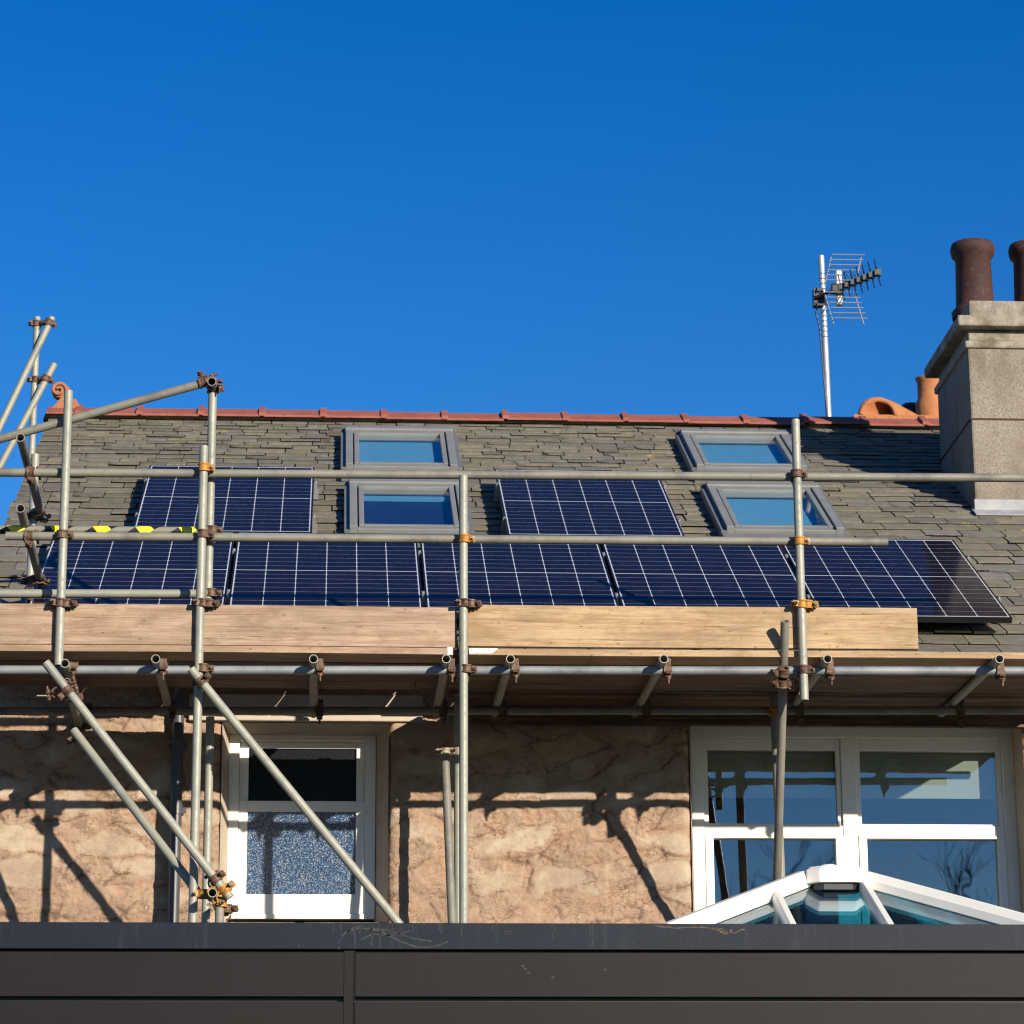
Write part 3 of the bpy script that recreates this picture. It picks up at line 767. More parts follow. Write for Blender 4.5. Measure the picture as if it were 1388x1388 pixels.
# ------------------------------------------------------------------ things on the roof line behind
def clay_things():
    # half-round hooded cowl: open mouth facing the viewer
    y0 = 21.75
    c = at(1190, 566, y0)
    mb = MB(); n = 20; ro, ri = .150, .112; vs = []; fs = []
    rings = [(0, ro, ri), (.10, ro*.98, ri), (.22, ro*.86, ri*.8), (.55, ro*.55, ri*.4)]
    for yy, a_, b_ in rings:
        for r_ in (a_, b_):
            for i in range(n+1):
                th = math.pi*i/n
                vs.append((c.x+yy*.75+r_*1.05*math.cos(th), y0+yy*.6, c.z+.02+r_*math.sin(th)))
    m_ = n+1
    for k in range(len(rings)-1):
        for i in range(n):
            a0 = k*2*m_; b0 = (k+1)*2*m_
            fs.append((a0+i, a0+i+1, b0+i+1, b0+i)); fs.append((a0+m_+i, b0+m_+i, b0+m_+i+1, a0+m_+i+1))
    for i in range(n): fs.append((i, m_+i, m_+i+1, i+1))
    mb.add(vs, fs, True)
    mb.bb((c.x-.19, y0+.0, c.z-.6), (c.x+.5, y0+.5, c.z+.025))
    build(mb, 'ridge_cowl', M['pot'], None, 'orange half-round clay cowl with a dark open mouth on the ridge left of the chimney', 'cowl', loc=(c.x, y0, c.z-.6))
    c = at(1262, 566, 22.3)
    mb = MB(); mb.lathe((c.x, 22.3, c.z-1.5), [(.13,0),(.13,1.3),(.14,1.42),(.13,1.46),(.12,1.50),(.12,1.62),(.10,1.66),(.10,1.80),(.115,1.83),(.09,1.84)], 26)
    build(mb, 'ridge_pot', M['pot'], None, 'orange clay pot standing behind the ridge, half hidden by the chimney stack', 'chimney pot', loc=(c.x, 22.3, c.z-1.5), recalc=False)
    c = at(1234, 556, 22.6)
    mb = MB(); mb.lathe((c.x, 22.6, c.z-.09-1.2), [(.05,0),(.05,1.2),(.1,1.22),(.10,1.30),(.06,1.34),(.0,1.35)], 20)
    build(mb, 'roof_vent', M['black'], None, 'small black round vent cap between the orange cowl and the orange pot', 'vent', loc=(c.x, 22.6, c.z-1.3), recalc=False)
clay_things()

def aerial():
    yA = 21.75
    b_ = at(1124, 575, yA); t_ = at(1113, 347, yA)
    o = empty('tv_aerial', tuple(b_-Vector((0,0,.3))), 'television aerial on a thin pale mast above the ridge', 'aerial')
    mb = MB(); mb.tube(b_-Vector((0,0,.3)), t_, .024, .02, 14); build(mb, 'mast', M['mast'], o)
    mb = MB(); mb.path([at(1110,402,yA-.05)-Vector((0,0,0)), at(1106,425,yA-.04), at(1111,445,yA-.035), at(1114,480,yA-.035), at(1118,530,yA-.035), b_-Vector((.0,.035,.2))], .006, 6); build(mb, 'cable', M['black'], o)
    p0, p1 = at(1104, 404, yA-.06), at(1191, 369, yA-.35)
    mb = MB(); mb.tube(p0, p1, .013, .010, 8)
    w = (p1-p0).normalized(); side = w.cross(Vector((0,0,1))).normalized()*0.6+Vector((0,-.8,0)); side.normalize()
    build(mb, 'boom', M['black'], o)
    for i in range(7):
        c = p0.lerp(p1, .42+.56*i/6); mb = MB()
        upv = w.cross(side).normalized()
        for s1 in (-1, 1):
            mb.tube(c-(side*s1+upv*.9).normalized()*.12, c+(side*s1+upv*.9).normalized()*.12, .005, 0, 6)
        mb.box(c, (.05,.05,.05))
        build(mb, 'director', M['black'], o)
    c = p0.lerp(p1, .34); mb = MB(); mb.box(c, (.09,.08,.07)); build(mb, 'junction_box', M['black'], o, bevel=.01)
    for s1 in (1, -1):                                   # corner reflector: two grids of rods
        mb = MB(); c = p0.lerp(p1, .30)
        for k in range(6):
            q = c + Vector((.012*k+.05, 0, s1*(.05+.043*k)))
            mb.tube(q-Vector((.13,.10,0)), q+Vector((.13,-.10,0)), .0045, 0, 6)
        for dx_ in (-.12, .12):
            mb.tube(c+Vector((dx_+.05,0,s1*.04)), c+Vector((.06+dx_+.05,0,s1*.28)), .006, 0, 6)
        build(mb, 'reflector', M['flashgrey'], o)
    mb = MB(); mb.box(at(1137,390,yA-.1), (.05,.05,.30)); build(mb, 'dipole_cover', M['mast'], o, bevel=.01)
    mb = MB(); mb.bb(tuple(at(1107,410,yA)-Vector((.03,.05,.04))), tuple(at(1107,398,yA)+Vector((.05,.03,.03)))); build(mb, 'mast_clamp', M['black'], o)
aerial()

# ------------------------------------------------------------------ solar panels
PW, PH, PP = 1.134, 1.722, 1.15210
PM = None
def panel_proto():
    """local axes x across, y up the slope, z out; glass face at z = 0"""
    f = MB(); t_ = .011
    hx, hy = PW/2, PH/2
    f.bb((-hx,-hy,-.033),(-hx+t_,hy,.0015)); f.bb((hx-t_,-hy,-.033),(hx,hy,.0015))
    f.bb((-hx+t_,-hy,-.033),(hx-t_,-hy+t_,.0012)); f.bb((-hx+t_,hy-t_,-.033),(hx-t_,hy,.0012))
    g_ = MB(); g_.bb((-hx+t_-.001,-hy+t_-.001,-.008),(hx-t_+.001,hy-t_+.001,0))
    r_ = MB()
    r_.bb((-hx-.008, -.02, -.075), (hx+.008, .02, -.0335))
    c_ = MB(); c_.bb((-.012, -.03, -.030),(.012, .03, .005)); c_.tube((0,0,.004),(0,0,.011),.007,0,6)
    return f, g_, r_, c_
pf, pg, pr_, pc_ = panel_proto()
ROT = Matrix((RX, RU, RN)).transposed().to_4x4()
def mesh_of(mb, name, mat):
    me = bpy.data.meshes.new(name); me.from_pydata([tuple(v) for v in mb.v], [], mb.f); me.materials.append(mat); me.update()
    import bmesh
    bm = bmesh.new(); bm.from_mesh(me); bmesh.ops.recalc_face_normals(bm, faces=bm.faces); bm.to_mesh(me); bm.free(); return me
mf, mg, mr_, mcl = mesh_of(pf,'frame',M['frame_black']), mesh_of(pg,'glass_face',M['cells']), mesh_of(pr_,'mounting_rail',M['alu']), mesh_of(pc_,'clamp',M['alu'])
hk_ = MB(); hk_.bb((-.012,-.016,-.05),(.010,.016,-.001)); hk_.bb((-.02,-.012,-.12),(.02,.012,-.05)); hk_.tube((-.001,0,-.002),(-.001,0,.009),.008,0,8)
mhk = mesh_of(hk_, 'end_clamp', M['alu'])
def make_panel(u, v, label, left_end, right_end):
    o = empty('solar_panel', tuple(RP(u, v, 0)), label, 'solar panel', 'solar panels fixed on the slate roof')
    o.rotation_euler = ROT.to_euler()
    def ch_(nm, me, loc=(0,0,0)):
        c = bpy.data.objects.new(nm, me); col.objects.link(c); c.parent = o; c.location = loc
    ch_('frame', mf); ch_('glass_face', mg)
    for y_ in (-.45, .45):
        ch_('mounting_rail', mr_, (0, y_, 0))
        if left_end: ch_('end_clamp', mhk, (-PW/2, y_, 0))
        if right_end: ch_('end_clamp', mhk, (PW/2+.012, y_, 0))
        if not right_end: ch_('clamp', mcl, (PW/2+.009, y_, -.004))
    return o
GRID0 = .0                                     # white inner line of the first lower panel lies at u=0
cxo = .5505
lab = ['solar panel at the left end of the lower row, beside the roof verge',
       'second solar panel from the left in the lower row, below the left panel of the upper row',
       'solar panel in the middle of the lower row, under the left pair of roof windows',
       'solar panel in the lower row straight below the upper row panel between the roof windows',
       'solar panel at the right end of the lower row, reflecting the chimney']
lab[1] = 'solar panel in the lower row, directly right of the long standard crossing the left end'
for k in range(5):
    make_panel(GRID0+k*PP+cxo, -.003, lab[k], k == 0, k == 4)
make_panel(.48557+cxo, 1.7319, 'solar panel in the upper row left of the roof windows', True, True)
make_panel(2.86975+cxo, 1.7319, 'solar panel in the upper row between the two pairs of roof windows', True, True)

# ------------------------------------------------------------------ scaffold
YF = 15.5; YL = YF+.055; YI = 16.6; ZB = 3.28       # outer standards, ledgers and rails, inner ledger, flat roof level
sc_ = empty('scaffold', (0.5, YF, ZB), 'galvanised tube scaffold with rails, ledgers and braces in front of the stone wall', 'scaffold')
def tube(a, b, mat='tube', name='tube', label=None, **k):
    mb = MB(); mb.tube(a, b, **k); return build(mb, name, M[mat], sc_, label=label, recalc=False)
def vtube(x, y0, y1, Y, xb=None, **k):
    """upright: top seen at (x,y0), foot vertical below down to y1 (or world z)"""
    t_ = at(x, y0, Y); zb = at(x, y1, Y).z if y1 > 50 else y1
    b_ = Vector((t_.x if xb is None else at(xb, y1, Y).x, Y, zb))
    return tube(t_, b_, name='standard', **k), t_, b_
# outer standards
vtube(93.0, 530, 902, YF, label='standard with an open top at the left end')
vtube(276.5, 605, ZB, YF, label='long standard left of the sash window')
vtube(288.5, 523, 812, YF+.115, label='taller short standard behind the long one')
vtube(628.0, 645, ZB, YF, label='long standard in the middle')
vtube(1078.0, 569, 949, YF, label='standard on the right ending below the deck')
# raker leaning to the wall on the right
tube(at(1064, 842, 15.43), at(1053, 1200, 16.28), 'tube_old', 'raker', label='leaning tube in front of the wide window')
# inner standards
vtube(285, 972, ZB, 16.52, mat='tube')
p = at(621, 1010, 16.52); tube((p.x, 16.52, 5.06), (p.x+.0, 16.52, ZB), 'tube', 'standard')
p = at(1049, 955, 16.52); tube((p.x, 16.52, 5.10), (p.x+.02, 16.52, ZB), 'tube_old', 'standard')
tube(at(603, 1016, 16.50), at(613, 1256, 16.30), 'tube_old', 'prop', label='worn tube leaning beside the middle standard')
# rails
tube(at(-60, 640, YL), at(1500, 648.5, YL), 'tube_old', 'guard_rail', label='top guard rail running the full length')
tube(at(8, 726.5, YL), at(1203, 734.8, YL), 'tube_old', 'guard_rail', label='middle guard rail ending over the right solar panel')
tube(at(-40, 717.5, YL+.115), at(301, 720.5, YL+.115), 'tube_old', 'guard_rail', label='short rail wrapped with hazard tape')
tube(at(-30, 804.5, YL+.115), at(274, 805, YL+.115), 'tube', 'guard_rail', label='short lower rail above the toe board')
tube(at(-90, 908, YL), at(1455, 909.5, YL), 'tube_ledger', 'ledger', label='front ledger under the deck')
tube(at(-60, 964, YI), at(1450, 963, YI), 'tube_old', 'ledger', label='inner ledger beside the wall')
tube(at(-40, 606, 15.62), at(282, 517.5, 15.50), 'tube_old', 'sloping_rail', label='sloping tube rising to the top of the tall standard')
tube(at(287, 517, 15.38), at(291, 527, 15.95), 'tube_old', 'transom')
# end return tubes pointing at the viewer
tube(at(27.7, 593, 15.38), at(57, 703, 16.85), 'tube_old', 'end_rail', label='upper end rail at the left with an open end')
tube(at(27.7, 689, 15.38), at(56, 792, 16.85), 'tube_old', 'end_rail', label='lower end rail at the left with an open end')
vtube(48.0, 616, 819, 16.7, label='back standard at the left end')
# transoms on the ledger
ztr = at(425, 893, 15.42).z
trans = []
for i, (px_, yb) in enumerate(((88, 17.0-.1), (211, 16.62), (425, 16.9), (605, 16.9), (692, 16.9), (900, 16.9), (1122, 16.75), (1355, 16.9))):
    a_ = at(px_, 893 + (6 if px_ == 88 else 0), 15.40); 
    trans.append(a_)
    tube(a_, (a_.x + random.uniform(-.015,.015), yb, a_.z), 'tube', 'transom')
# braces
tube(at(62, 898, 15.40), at(312, 1217, 15.40), 'tube', 'brace', label='long brace from the left end down to the window corner')
tube(at(100, 990, 15.95), at(270, 1212, 15.56), 'tube', 'brace', label='second brace below the long one')
tube(at(259, 907, 15.42), at(560, 1276, 15.42), 'tube', 'brace', label='brace crossing the sash window')
tube(at(288, 1210, 15.30), at(296, 1232, 16.6), 'tube', 'transom')
tube(at(298, 1216, 15.47), (at(298, 1216, 15.47).x, 15.47, ZB), 'tube_old', 'standard', label='short tube below the orange couplers')
tube(at(91, 925, 15.52), at(108, 985, 16.5), 'tube_old', 'transom')

# couplers: two hinged collars with bolt and nut
def collar(mb, c, ax, open_dir, r=.0305, h=.046):
    c = Vector(c); w = Vector(ax).normalized(); d = Vector(open_dir); d = (d - w*d.dot(w)).normalized(); e = w.cross(d)
    n = 18; a0 = R(16); vs = []; fs = []
    for i in range(n+1):
        th = a0 + (2*math.pi-2*a0)*i/n
        dirn = d*math.cos(th)+e*math.sin(th)
        for rr, hh in ((.0246, -h/2), (r+.003, -h/2), (r+.003, -h/2+.008), (r, -h/2+.011), (r, h/2-.011), (r+.003, h/2-.008), (r+.003, h/2), (.0246, h/2)):
            vs.append(c+dirn*rr+w*hh)
    for i in range(n):
        for k in range(8):
            fs.append((i*8+k, (i+1)*8+k, (i+1)*8+(k+1)%8, i*8+(k+1)%8))
    fs.append(tuple(range(8))); fs.append(tuple(range(n*8, n*8+8))[::-1])
    mb.add(vs, fs)
    for s1 in (-1, 1):                                     # lugs
        mb.box(c+d*(r+.014)+e*s1*.011, (.030, .007, .034), (d, e, w))
    return c+d*(r+.018), d, e, w
def coupler(p1, ax1, p2, ax2, mat='rust', od1=(1,0,-.3), od2=(0,-.3,-1)):
    p1, p2 = Vector(p1), Vector(p2)
    mb = MB()
    b1 = collar(mb, p1, ax1, od1); b2 = collar(mb, p2, ax2, od2)
    m_ = (p1+p2)/2; dv = (p2-p1)
    if dv.length > .03:
        w = dv.normalized(); mb.tube(m_-w*min(.02, dv.length/2), m_+w*min(.02, dv.length/2), .02, 0, 12)
    o = build(mb, 'coupler', M[mat], sc_, bevel=.0015)
    for (c, d, e, w) in (b1, b2):
        q = MB(); q.tube(c-e*.030, c+e*.050, .0062, 0, 8); q.tube(c+e*.015, c+e*.030, .0125, 0, 6); q.tube(c-e*.026, c-e*.016, .0115, 0, 6)
        build(q, 'bolt', M['brass'] if mat == 'orange' else M['rust'], o)
V, H, D = (0,0,1), (1,0,0), (0,1,0)
def cp_(px_, py_, mat='rust', Y1=YF, Y2=YL, a1=V, a2=H, **k):
    a_ = at(px_, py_, Y1); b_ = Vector((a_.x+.0, Y2, a_.z)); coupler(a_, a1, b_, a2, mat, **k)
cp_(276.5, 634, 'orange'); cp_(84.8, 725); cp_(275.8, 724); cp_(629.3, 730.5, 'orange'); cp_(1079.8, 642.5, 'rust'); cp_(1083.4, 733.5, 'orange')
cp_(287.4, 719, Y1=YF+.115, Y2=YL+.115); cp_(286.2, 804, Y1=YF+.115, Y2=YL+.115)
for px_, py_, m_ in ((82, 817.5, 'rust'), (275.3, 817.5, 'rust'), (630.6, 818, 'rust'), (1087, 819, 'orange')):
    a_ = at(px_, py_, YF); coupler(a_, V, a_+Vector((.03,.0,-.004)), V, m_, od1=(-.6,-.2,0), od2=(1,-.3,0))
cp_(275, 906); cp_(631.8, 907); cp_(1090.2, 908)
for a_ in trans:                                        # single clips, transom to ledger
    z = at(600, 908.5, YL).z
    mb = MB(); c1 = Vector((a_.x+.004, YL, a_.z)); 
    b1 = collar(mb, (a_.x+.036, YL, z), H, (0,-1,-.5)); 
    mb.bb((a_.x+.012, YL-.035, z-.02), (a_.x+.052, YL-.026, a_.z+.03)); mb.bb((a_.x-.02, YL-.033, a_.z+.0246), (a_.x+.052, YL+.03, a_.z+.0305))
    o = build(mb, 'coupler', M['rust'], sc_, bevel=.0015)
    q = MB(); q.tube((a_.x+.036, YL-.045, z-.035), (a_.x+.036, YL-.045, z-.075), .006, 0, 8); q.tube((a_.x+.036, YL-.045, z-.035), (a_.x+.036, YL-.045, z-.05), .013, 0, 6)
    build(q, 'bolt', M['rust'], o)
    # inner end, hanging under the inner ledger
    zi = at(600, 964, YI).z
    mb = MB(); collar(mb, (a_.x+.03, YI, zi), H, (0,-.6,-1)); mb.bb((a_.x+.005, YI-.034, zi-.02), (a_.x+.05, YI-.026, a_.z+.02))
    o = build(mb, 'coupler', M['rust'], sc_)
    q = MB(); q.tube((a_.x+.03, YI-.02, zi-.04), (a_.x+.03, YI-.02, zi-.085), .0065, 0, 8)
    build(q, 'bolt', M['rust'], o)
# clusters
coupler(at(275, 518, 15.50), (at(282,517,15.5)-at(8,593,15.6)), at(287, 519, 15.56), D, 'rust', od1=(0,0,1), od2=(1,0,-.1))
coupler(at(287, 521, 15.56), D, at(288.5, 527, YF+.115), V, 'rust', od1=(-.3,0,1), od2=(1,-.2,.1))
bd = (at(312,1217,15.4)-at(62,898,15.4)).normalized()
coupler(at(92, 937, 15.40), bd, at(90, 931, 15.50), D, 'rust', od1=(-1,0,-.6), od2=(1,-.1,.3))
coupler(at(78, 940, 15.43), D, at(97, 945, 15.52), V, 'rust', od1=(-1,-.2,-.2), od2=(1,-.2,0))
tube(at(50, 943, 15.42), at(64, 943, 15.42), 'tube', 'stub', ro=.004, ri=0)
bd3 = (at(560,1276,15.42)-at(259,907,15.42)).normalized()
coupler(at(273, 924, 15.42), bd3, at(275.2, 926, YF), V, 'rust', od1=(.6,-.4,1), od2=(-1,-.2,0))
coupler(at(292, 1192, 15.40), bd, at(290, 1197, 15.44), D, 'rust', od1=(.8,-.2,.8), od2=(-.6,0,1))
coupler(at(305, 1206, 15.40), bd, at(289, 1211, 15.42), D, 'orange', od1=(.9,-.3,.8), od2=(.3,0,-1))
coupler(at(276, 1212, YF), V, at(300, 1224, 15.47), V, 'orange', od1=(-1,-.2,-.1), od2=(-.5,-.8,0))
coupler(at(307, 1232, 15.50), V, at(305, 1240, 15.52), D, 'rust', od1=(1,-.2,.2), od2=(0,0,-1))
rkd = (at(1053,1200,16.28)-at(1064,842,15.43)).normalized()
coupler(at(1061.5, 911, 15.50), rkd, at(1061.5, 910, YL), H, 'rust', od1=(-1,-.3,0), od2=(0,-.4,-1))
coupler(at(1060.5, 926, 15.52), rkd, at(1073, 928, 15.58), D, 'rust', od1=(-1,-.3,-.3), od2=(1,0,-.2))
coupler(at(604, 1020, 16.50), V, at(621, 1019, 16.52), V, 'brass', od1=(-1,-.4,0), od2=(-1,-.6,0))
coupler(at(1050, 965, 16.52), V, at(1050, 965, YI-.02), H, 'orange', od1=(.2,-1,0), od2=(0,-.3,-1))
coupler(at(108, 985, 16.45), V, at(104, 998, 16.4), bd, 'rust', od1=(1,-.2,-.2), od2=(-1,-.2,0))
for q_ in ((40.5, 641, 15.60), (38, 727.5, 15.60)):
    coupler(at(*q_), D, at(q_[0]+1, q_[1], YL), H, 'rust', od1=(1,0,.2), od2=(0,-.2,-1))
coupler(at(55, 697, 16.7), D, at(46, 700, 16.7), V, 'rust', od1=(1,0,-.6), od2=(-1,-.3,0))
coupler(at(54, 785, 16.7), D, at(42, 788, 16.7), V, 'rust', od1=(1,0,-.6), od2=(-1,-.3,0))
coupler(at(41, 803, 16.7), V, at(41, 803, 16.64), H, 'rust', od1=(1,-.4,0), od2=(0,-.2,-1))
# hazard tape wound round the short rail
def tape():
    a_, b_ = at(-40, 717.5, YL+.115), at(301, 720.5, YL+.115)
    w = (b_-a_).normalized(); X = Vector((0,0,1)); X = (X-w*X.dot(w)).normalized(); Y = w.cross(X)
    Lh = (b_-a_).length; vs = []; fs = []; uvs = []; n = 220; pitch = .235; wd = .125
    for i in range(n+1):
        s = .05 + (Lh-.16)*i/n; th = -2*math.pi*s/pitch
        for e_ in (0, 1):
            ss = s + e_*wd; vs.append(a_+w*ss+(X*math.cos(th)+Y*math.sin(th))*(.0252+.0006*math.sin(i)))
            uvs.append((s*8.51+.3, e_*1.4))
    for i in range(n): fs.append((2*i, 2*i+1, 2*i+3, 2*i+2))
    mb = MB(); mb.add(vs, fs, True)
    o = build(mb, 'hazard_tape', M['tape'], sc_, recalc=False)
    uv = o.data.uv_layers.new(name='UVMap')
    for lp in o.data.loops: uv.data[lp.index].uv = uvs[lp.vertex_index]
tape()

# background scaffold at the gable
YB = 20.2
bs = empty('gable_scaffold', tuple(Vector((at(45, 600, YB).x, YB, 0))), 'part of a farther tube scaffold rising behind the left gable', 'scaffold')
def btube(a, b, name):
    mb = MB(); mb.tube(a, b); build(mb, name, M['tube'], bs, recalc=False)
t_ = at(50.5, 430, YB); btube(t_, (t_.x, YB, 0), 'standard')
btube(at(71, 430, YB-.06), at(-30, 640, YB-.06), 'brace')
btube(at(74, 493, YB-.06), at(-30, 688, YB-.06), 'brace')
btube(at(-50, 438, YB), at(-30, 300, YB), 'brace')
_keep = sc_; sc_ = bs
coupler(at(66, 437, YB-.06), (at(71,430,YB)-at(20,530,YB)), at(50, 439, YB), V, 'rust', od1=(1,0,.3), od2=(-1,-.2,0))
coupler(at(62, 513, YB-.06), (at(71,430,YB)-at(20,530,YB)), at(48.5, 515, YB), V, 'rust', od1=(1,0,.3), od2=(-1,-.2,0))
sc_ = _keep

# ------------------------------------------------------------------ boards
zd = at(600, 878, YF+.03).z                    # deck top
TH = .038
def board(x0, x1, y0, y1, z0, z1, mat, label, name='scaffold_board', bands=(1,1), group='scaffold boards of the deck', tilt=0):
    root = empty(name, ((x0+x1)/2, (y0+y1)/2, z0), label, 'scaffold board', group)
    mb = MB(); n = 14
    # slightly warped plank
    vs = []; dy = y1-y0; dz = z1-z0
    for i in range(n+1):
        x = x0+(x1-x0)*i/n; wz = .0022*math.sin(x*1.7+y0*3); wy = .002*math.sin(x*1.1+z0)
        for (yy, zz) in ((0,0),(1,0),(1,1),(0,1)):
            vs.append((x, y0+yy*dy+wy, z0+zz*dz+wz+tilt*(x-x0)))
    fs = [(i*4+k, i*4+(k+1)%4, (i+1)*4+(k+1)%4, (i+1)*4+k) for i in range(n) for k in range(4)]+[(0,1,2,3), (n*4+3,n*4+2,n*4+1,n*4)]
    mb.add(vs, fs); build(mb, 'plank', M[mat], root, bevel=.003)
    for e_, on in zip((0, 1), bands):
        if not on: continue
        xa, xb = (x0-.0012, x0+.03) if e_ == 0 else (x1-.03, x1+.0012)
        q = MB(); q.bb((xa, y0-.0035, z0-.0035), (xb, y1+.0035, z1+.0035)); build(q, 'end_band', M['zinc_band'] if mat != 'deck' else M['rust'], root)
    return root
tb0 = YF+.030
zt_l = at(300, 820.3, tb0).z; zt_r = at(900, 821.3, tb0).z
# two toe boards standing on the deck
board(at(-60,850,tb0).x, at(619,850,tb0).x, tb0, tb0+TH, zd+.002, zt_l, 'board_old', 'pinkish brown plank standing on edge along the left half of the deck', 'toe_board', (0,0), 'toe boards along the deck edge')
board(at(634,850,tb0).x, at(1244,850,tb0).x, tb0, tb0+TH, zd+.012, zt_r, 'board', 'golden new plank standing on edge along the right half of the deck', 'toe_board', (0,0), 'toe boards along the deck edge')
bw = .226
names_ = ['front', 'second', 'third', 'fourth', 'fifth']
for k in range(5):
    y0 = YF+.032+k*.2345 if k else YF+.026
    j = at(634, 880, YF).x + (0 if k == 0 else (random.uniform(-.3,.3)))
    dz = random.uniform(-.005,.003) if k else 0
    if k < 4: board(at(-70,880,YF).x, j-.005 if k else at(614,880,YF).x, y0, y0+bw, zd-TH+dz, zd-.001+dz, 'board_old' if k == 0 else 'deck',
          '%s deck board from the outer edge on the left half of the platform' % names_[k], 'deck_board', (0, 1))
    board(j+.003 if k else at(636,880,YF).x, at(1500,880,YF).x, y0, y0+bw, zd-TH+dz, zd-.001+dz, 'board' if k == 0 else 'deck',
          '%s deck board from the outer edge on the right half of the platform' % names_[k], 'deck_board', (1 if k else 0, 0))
# inside board over the gap to the wall, right half only
board(at(642,960,YI).x, at(1500,960,YI).x, 16.702, 16.905, zd-TH, zd-.001, 'deck', 'board filling the gap between platform and wall, right half only', 'deck_board', (1, 0))
# metal strap on the joint of the front boards
q = at(636, 880, YF); q2 = at(672, 880, YF)
mb = MB(); mb.prism([(q.x, YF+.0225, zd-TH+.004), (q2.x-.02, YF+.0225, zd-TH+.006), (q2.x+.015, YF+.0225, zd-.006), (q2.x+.008, YF+.0225, zd-.001), (q.x, YF+.0225, zd-.002)], (0, .003, 0))
build(mb, 'metal_strap', M['zinc_band'], None, 'pale metal strap on the board edge just right of the middle standard', 'strap')

# ------------------------------------------------------------------ flat roofed extension in front
YE = 13.0
ez = at(700, 1251.3, YE).z; ez1 = at(700, 1287, YE).z
ext = empty('extension', (0.6, YE, 0), 'dark grey clad flat roofed extension across the bottom', 'extension')
EX0, EX1 = -4.2, 6.5
build(MB().bb((EX0, YE, ez1), (EX1, YE+.22, ez)), 'coping', M['coping'], ext, bevel=.002)
build(MB().bb((EX0, YE+.2205, ez-.20), (EX1, YW-.03, ez-.06)), 'flat_roof', M['membrane'], ext)
zz = ez1-.012; k = 0
jx_ = (at(466.5,1320,YE).x, at(481,1320,YE).x)
hz = at(700,1290,YE).z - at(700,1350,YE).z
while zz > .2:
    z1 = zz-hz
    mb = MB(); mb.bb((EX0, YE+.012, z1), (jx_[0]-.002, YE+.05, zz)); build(mb, 'cladding_board', M['cladding'], ext, bevel=.0012)
    mb = MB(); mb.bb((jx_[1]+.002, YE+.012, z1), (EX1, YE+.05, zz)); build(mb, 'cladding_board', M['cladding'], ext, bevel=.0012)
    zz = z1-.022; k += 1
    if k > 13: break
mb = MB(); mb.bb((jx_[0], YE+.008, 0), (jx_[1], YE+.03, ez1-.006)); mb.bb((jx_[1]-.003, YE+.003, 0), (jx_[1]-.0005, YE+.0079, ez1-.007)); build(mb, 'cover_strip', M['cladding'], ext)
build(MB().bb((EX0, YE+.055, 0), (EX1, YE+.075, ez1-.001)), 'backing', M['black'], ext)
build(MB().bb((EX0, YE+.08, 0), (EX0+.1, YW-.04, ez-.25)), 'side_wall', M['cladding'], ext)
# droppings and lime runs on the coping
def blob_strip(pts, w, mat, name):
    mb = MB()
    P = [at(x_, y_, YE-.0015) for x_, y_ in pts]
    for i in range(len(P)-1):
        a_, b_ = P[i], P[i+1]; d = (b_-a_).normalized(); nrm = Vector((-d.z, 0, d.x)); w0 = w*random.uniform(.5,1.2); w1 = w*random.uniform(.5,1.2)
        vs = [a_-nrm*w0, a_+nrm*w0, b_+nrm*w1, b_-nrm*w1]
        mb.add([(v_.x, YE-.0012, v_.z) for v_ in vs], [(0,1,2,3)])
    return mb
st = MB()
def addst(pts, w):
    q = blob_strip(pts, w, None, None); st.add(q.v, q.f)
random.seed(3)
for x_, l_ in ((488,14),(504,30),(515,33),(531,33),(462,20),(481,33),(452,12),(560,10),(598,12),(626,16),(803,30),(800,18),(746,8),(750,30),(667,12),(420,6),(596,8)):
    pts = [(x_+random.uniform(-1,1), 1252.5+l_*i/6) for i in range(7)]; addst(pts, .0022)
addst([(458,1279),(466,1266),(478,1258),(490,1255)], .0035)
addst([(470,1262),(490,1258),(515,1262),(540,1275),(565,1284),(590,1283),(608,1276)], .0045)
addst([(488,1274),(505,1266),(530,1268),(556,1262)], .003)
addst([(500,1258),(530,1262),(560,1272),(585,1276)], .003)
for i in range(30):
    x_ = random.uniform(380, 1200); y_ = random.uniform(1256, 1285); addst([(x_, y_), (x_+random.uniform(-1,1), y_+random.uniform(2,5))], .0018)
for i in range(70):
    x_ = random.uniform(900, 1180); y_ = random.uniform(1255, 1284); addst([(x_, y_), (x_+random.uniform(-.6,.6), y_+random.uniform(.8,2.5))], .0016)
build(st, 'lime_stain', M['stain'], ext, kind='stuff')
st = MB(); pts = [(887+i*6.5, 1254.5+6*abs(noise.noise(Vector((i*.9,0,0))))+(4 if 14 < i < 18 else 0)+i*.25) for i in range(20)]
addst(pts, .0028); addst([(960,1258),(975,1262),(985,1266),(992,1260)], .003)
build(st, 'tan_stain', M['stain_tan'], ext)
# small pale marks on the cladding
st = MB()
for x_, y_ in ((712,1313),(716,1318),(709,1309),(749,1324),(820,1314)):
    q = at(x_, y_, YE); st.prism([(q.x-.010, YE+.0105, q.z), (q.x+.002, YE+.0105, q.z-.007), (q.x+.010, YE+.0105, q.z-.001), (q.x+.001, YE+.0105, q.z+.006)], (0, .001, 0))
for x_, y_ in ((688,1262.5),(688,1266),(854,1262.5),(854,1266),(909,1296)):
    q = at(x_, y_, YE); yy = YE-.0012 if y_ < 1287 else YE+.0105
    st.bb((q.x-.014, yy, q.z-.0012), (q.x+.014, yy+.001, q.z+.0012))
build(st, 'pale_mark', M['stain'], ext, kind='stuff')

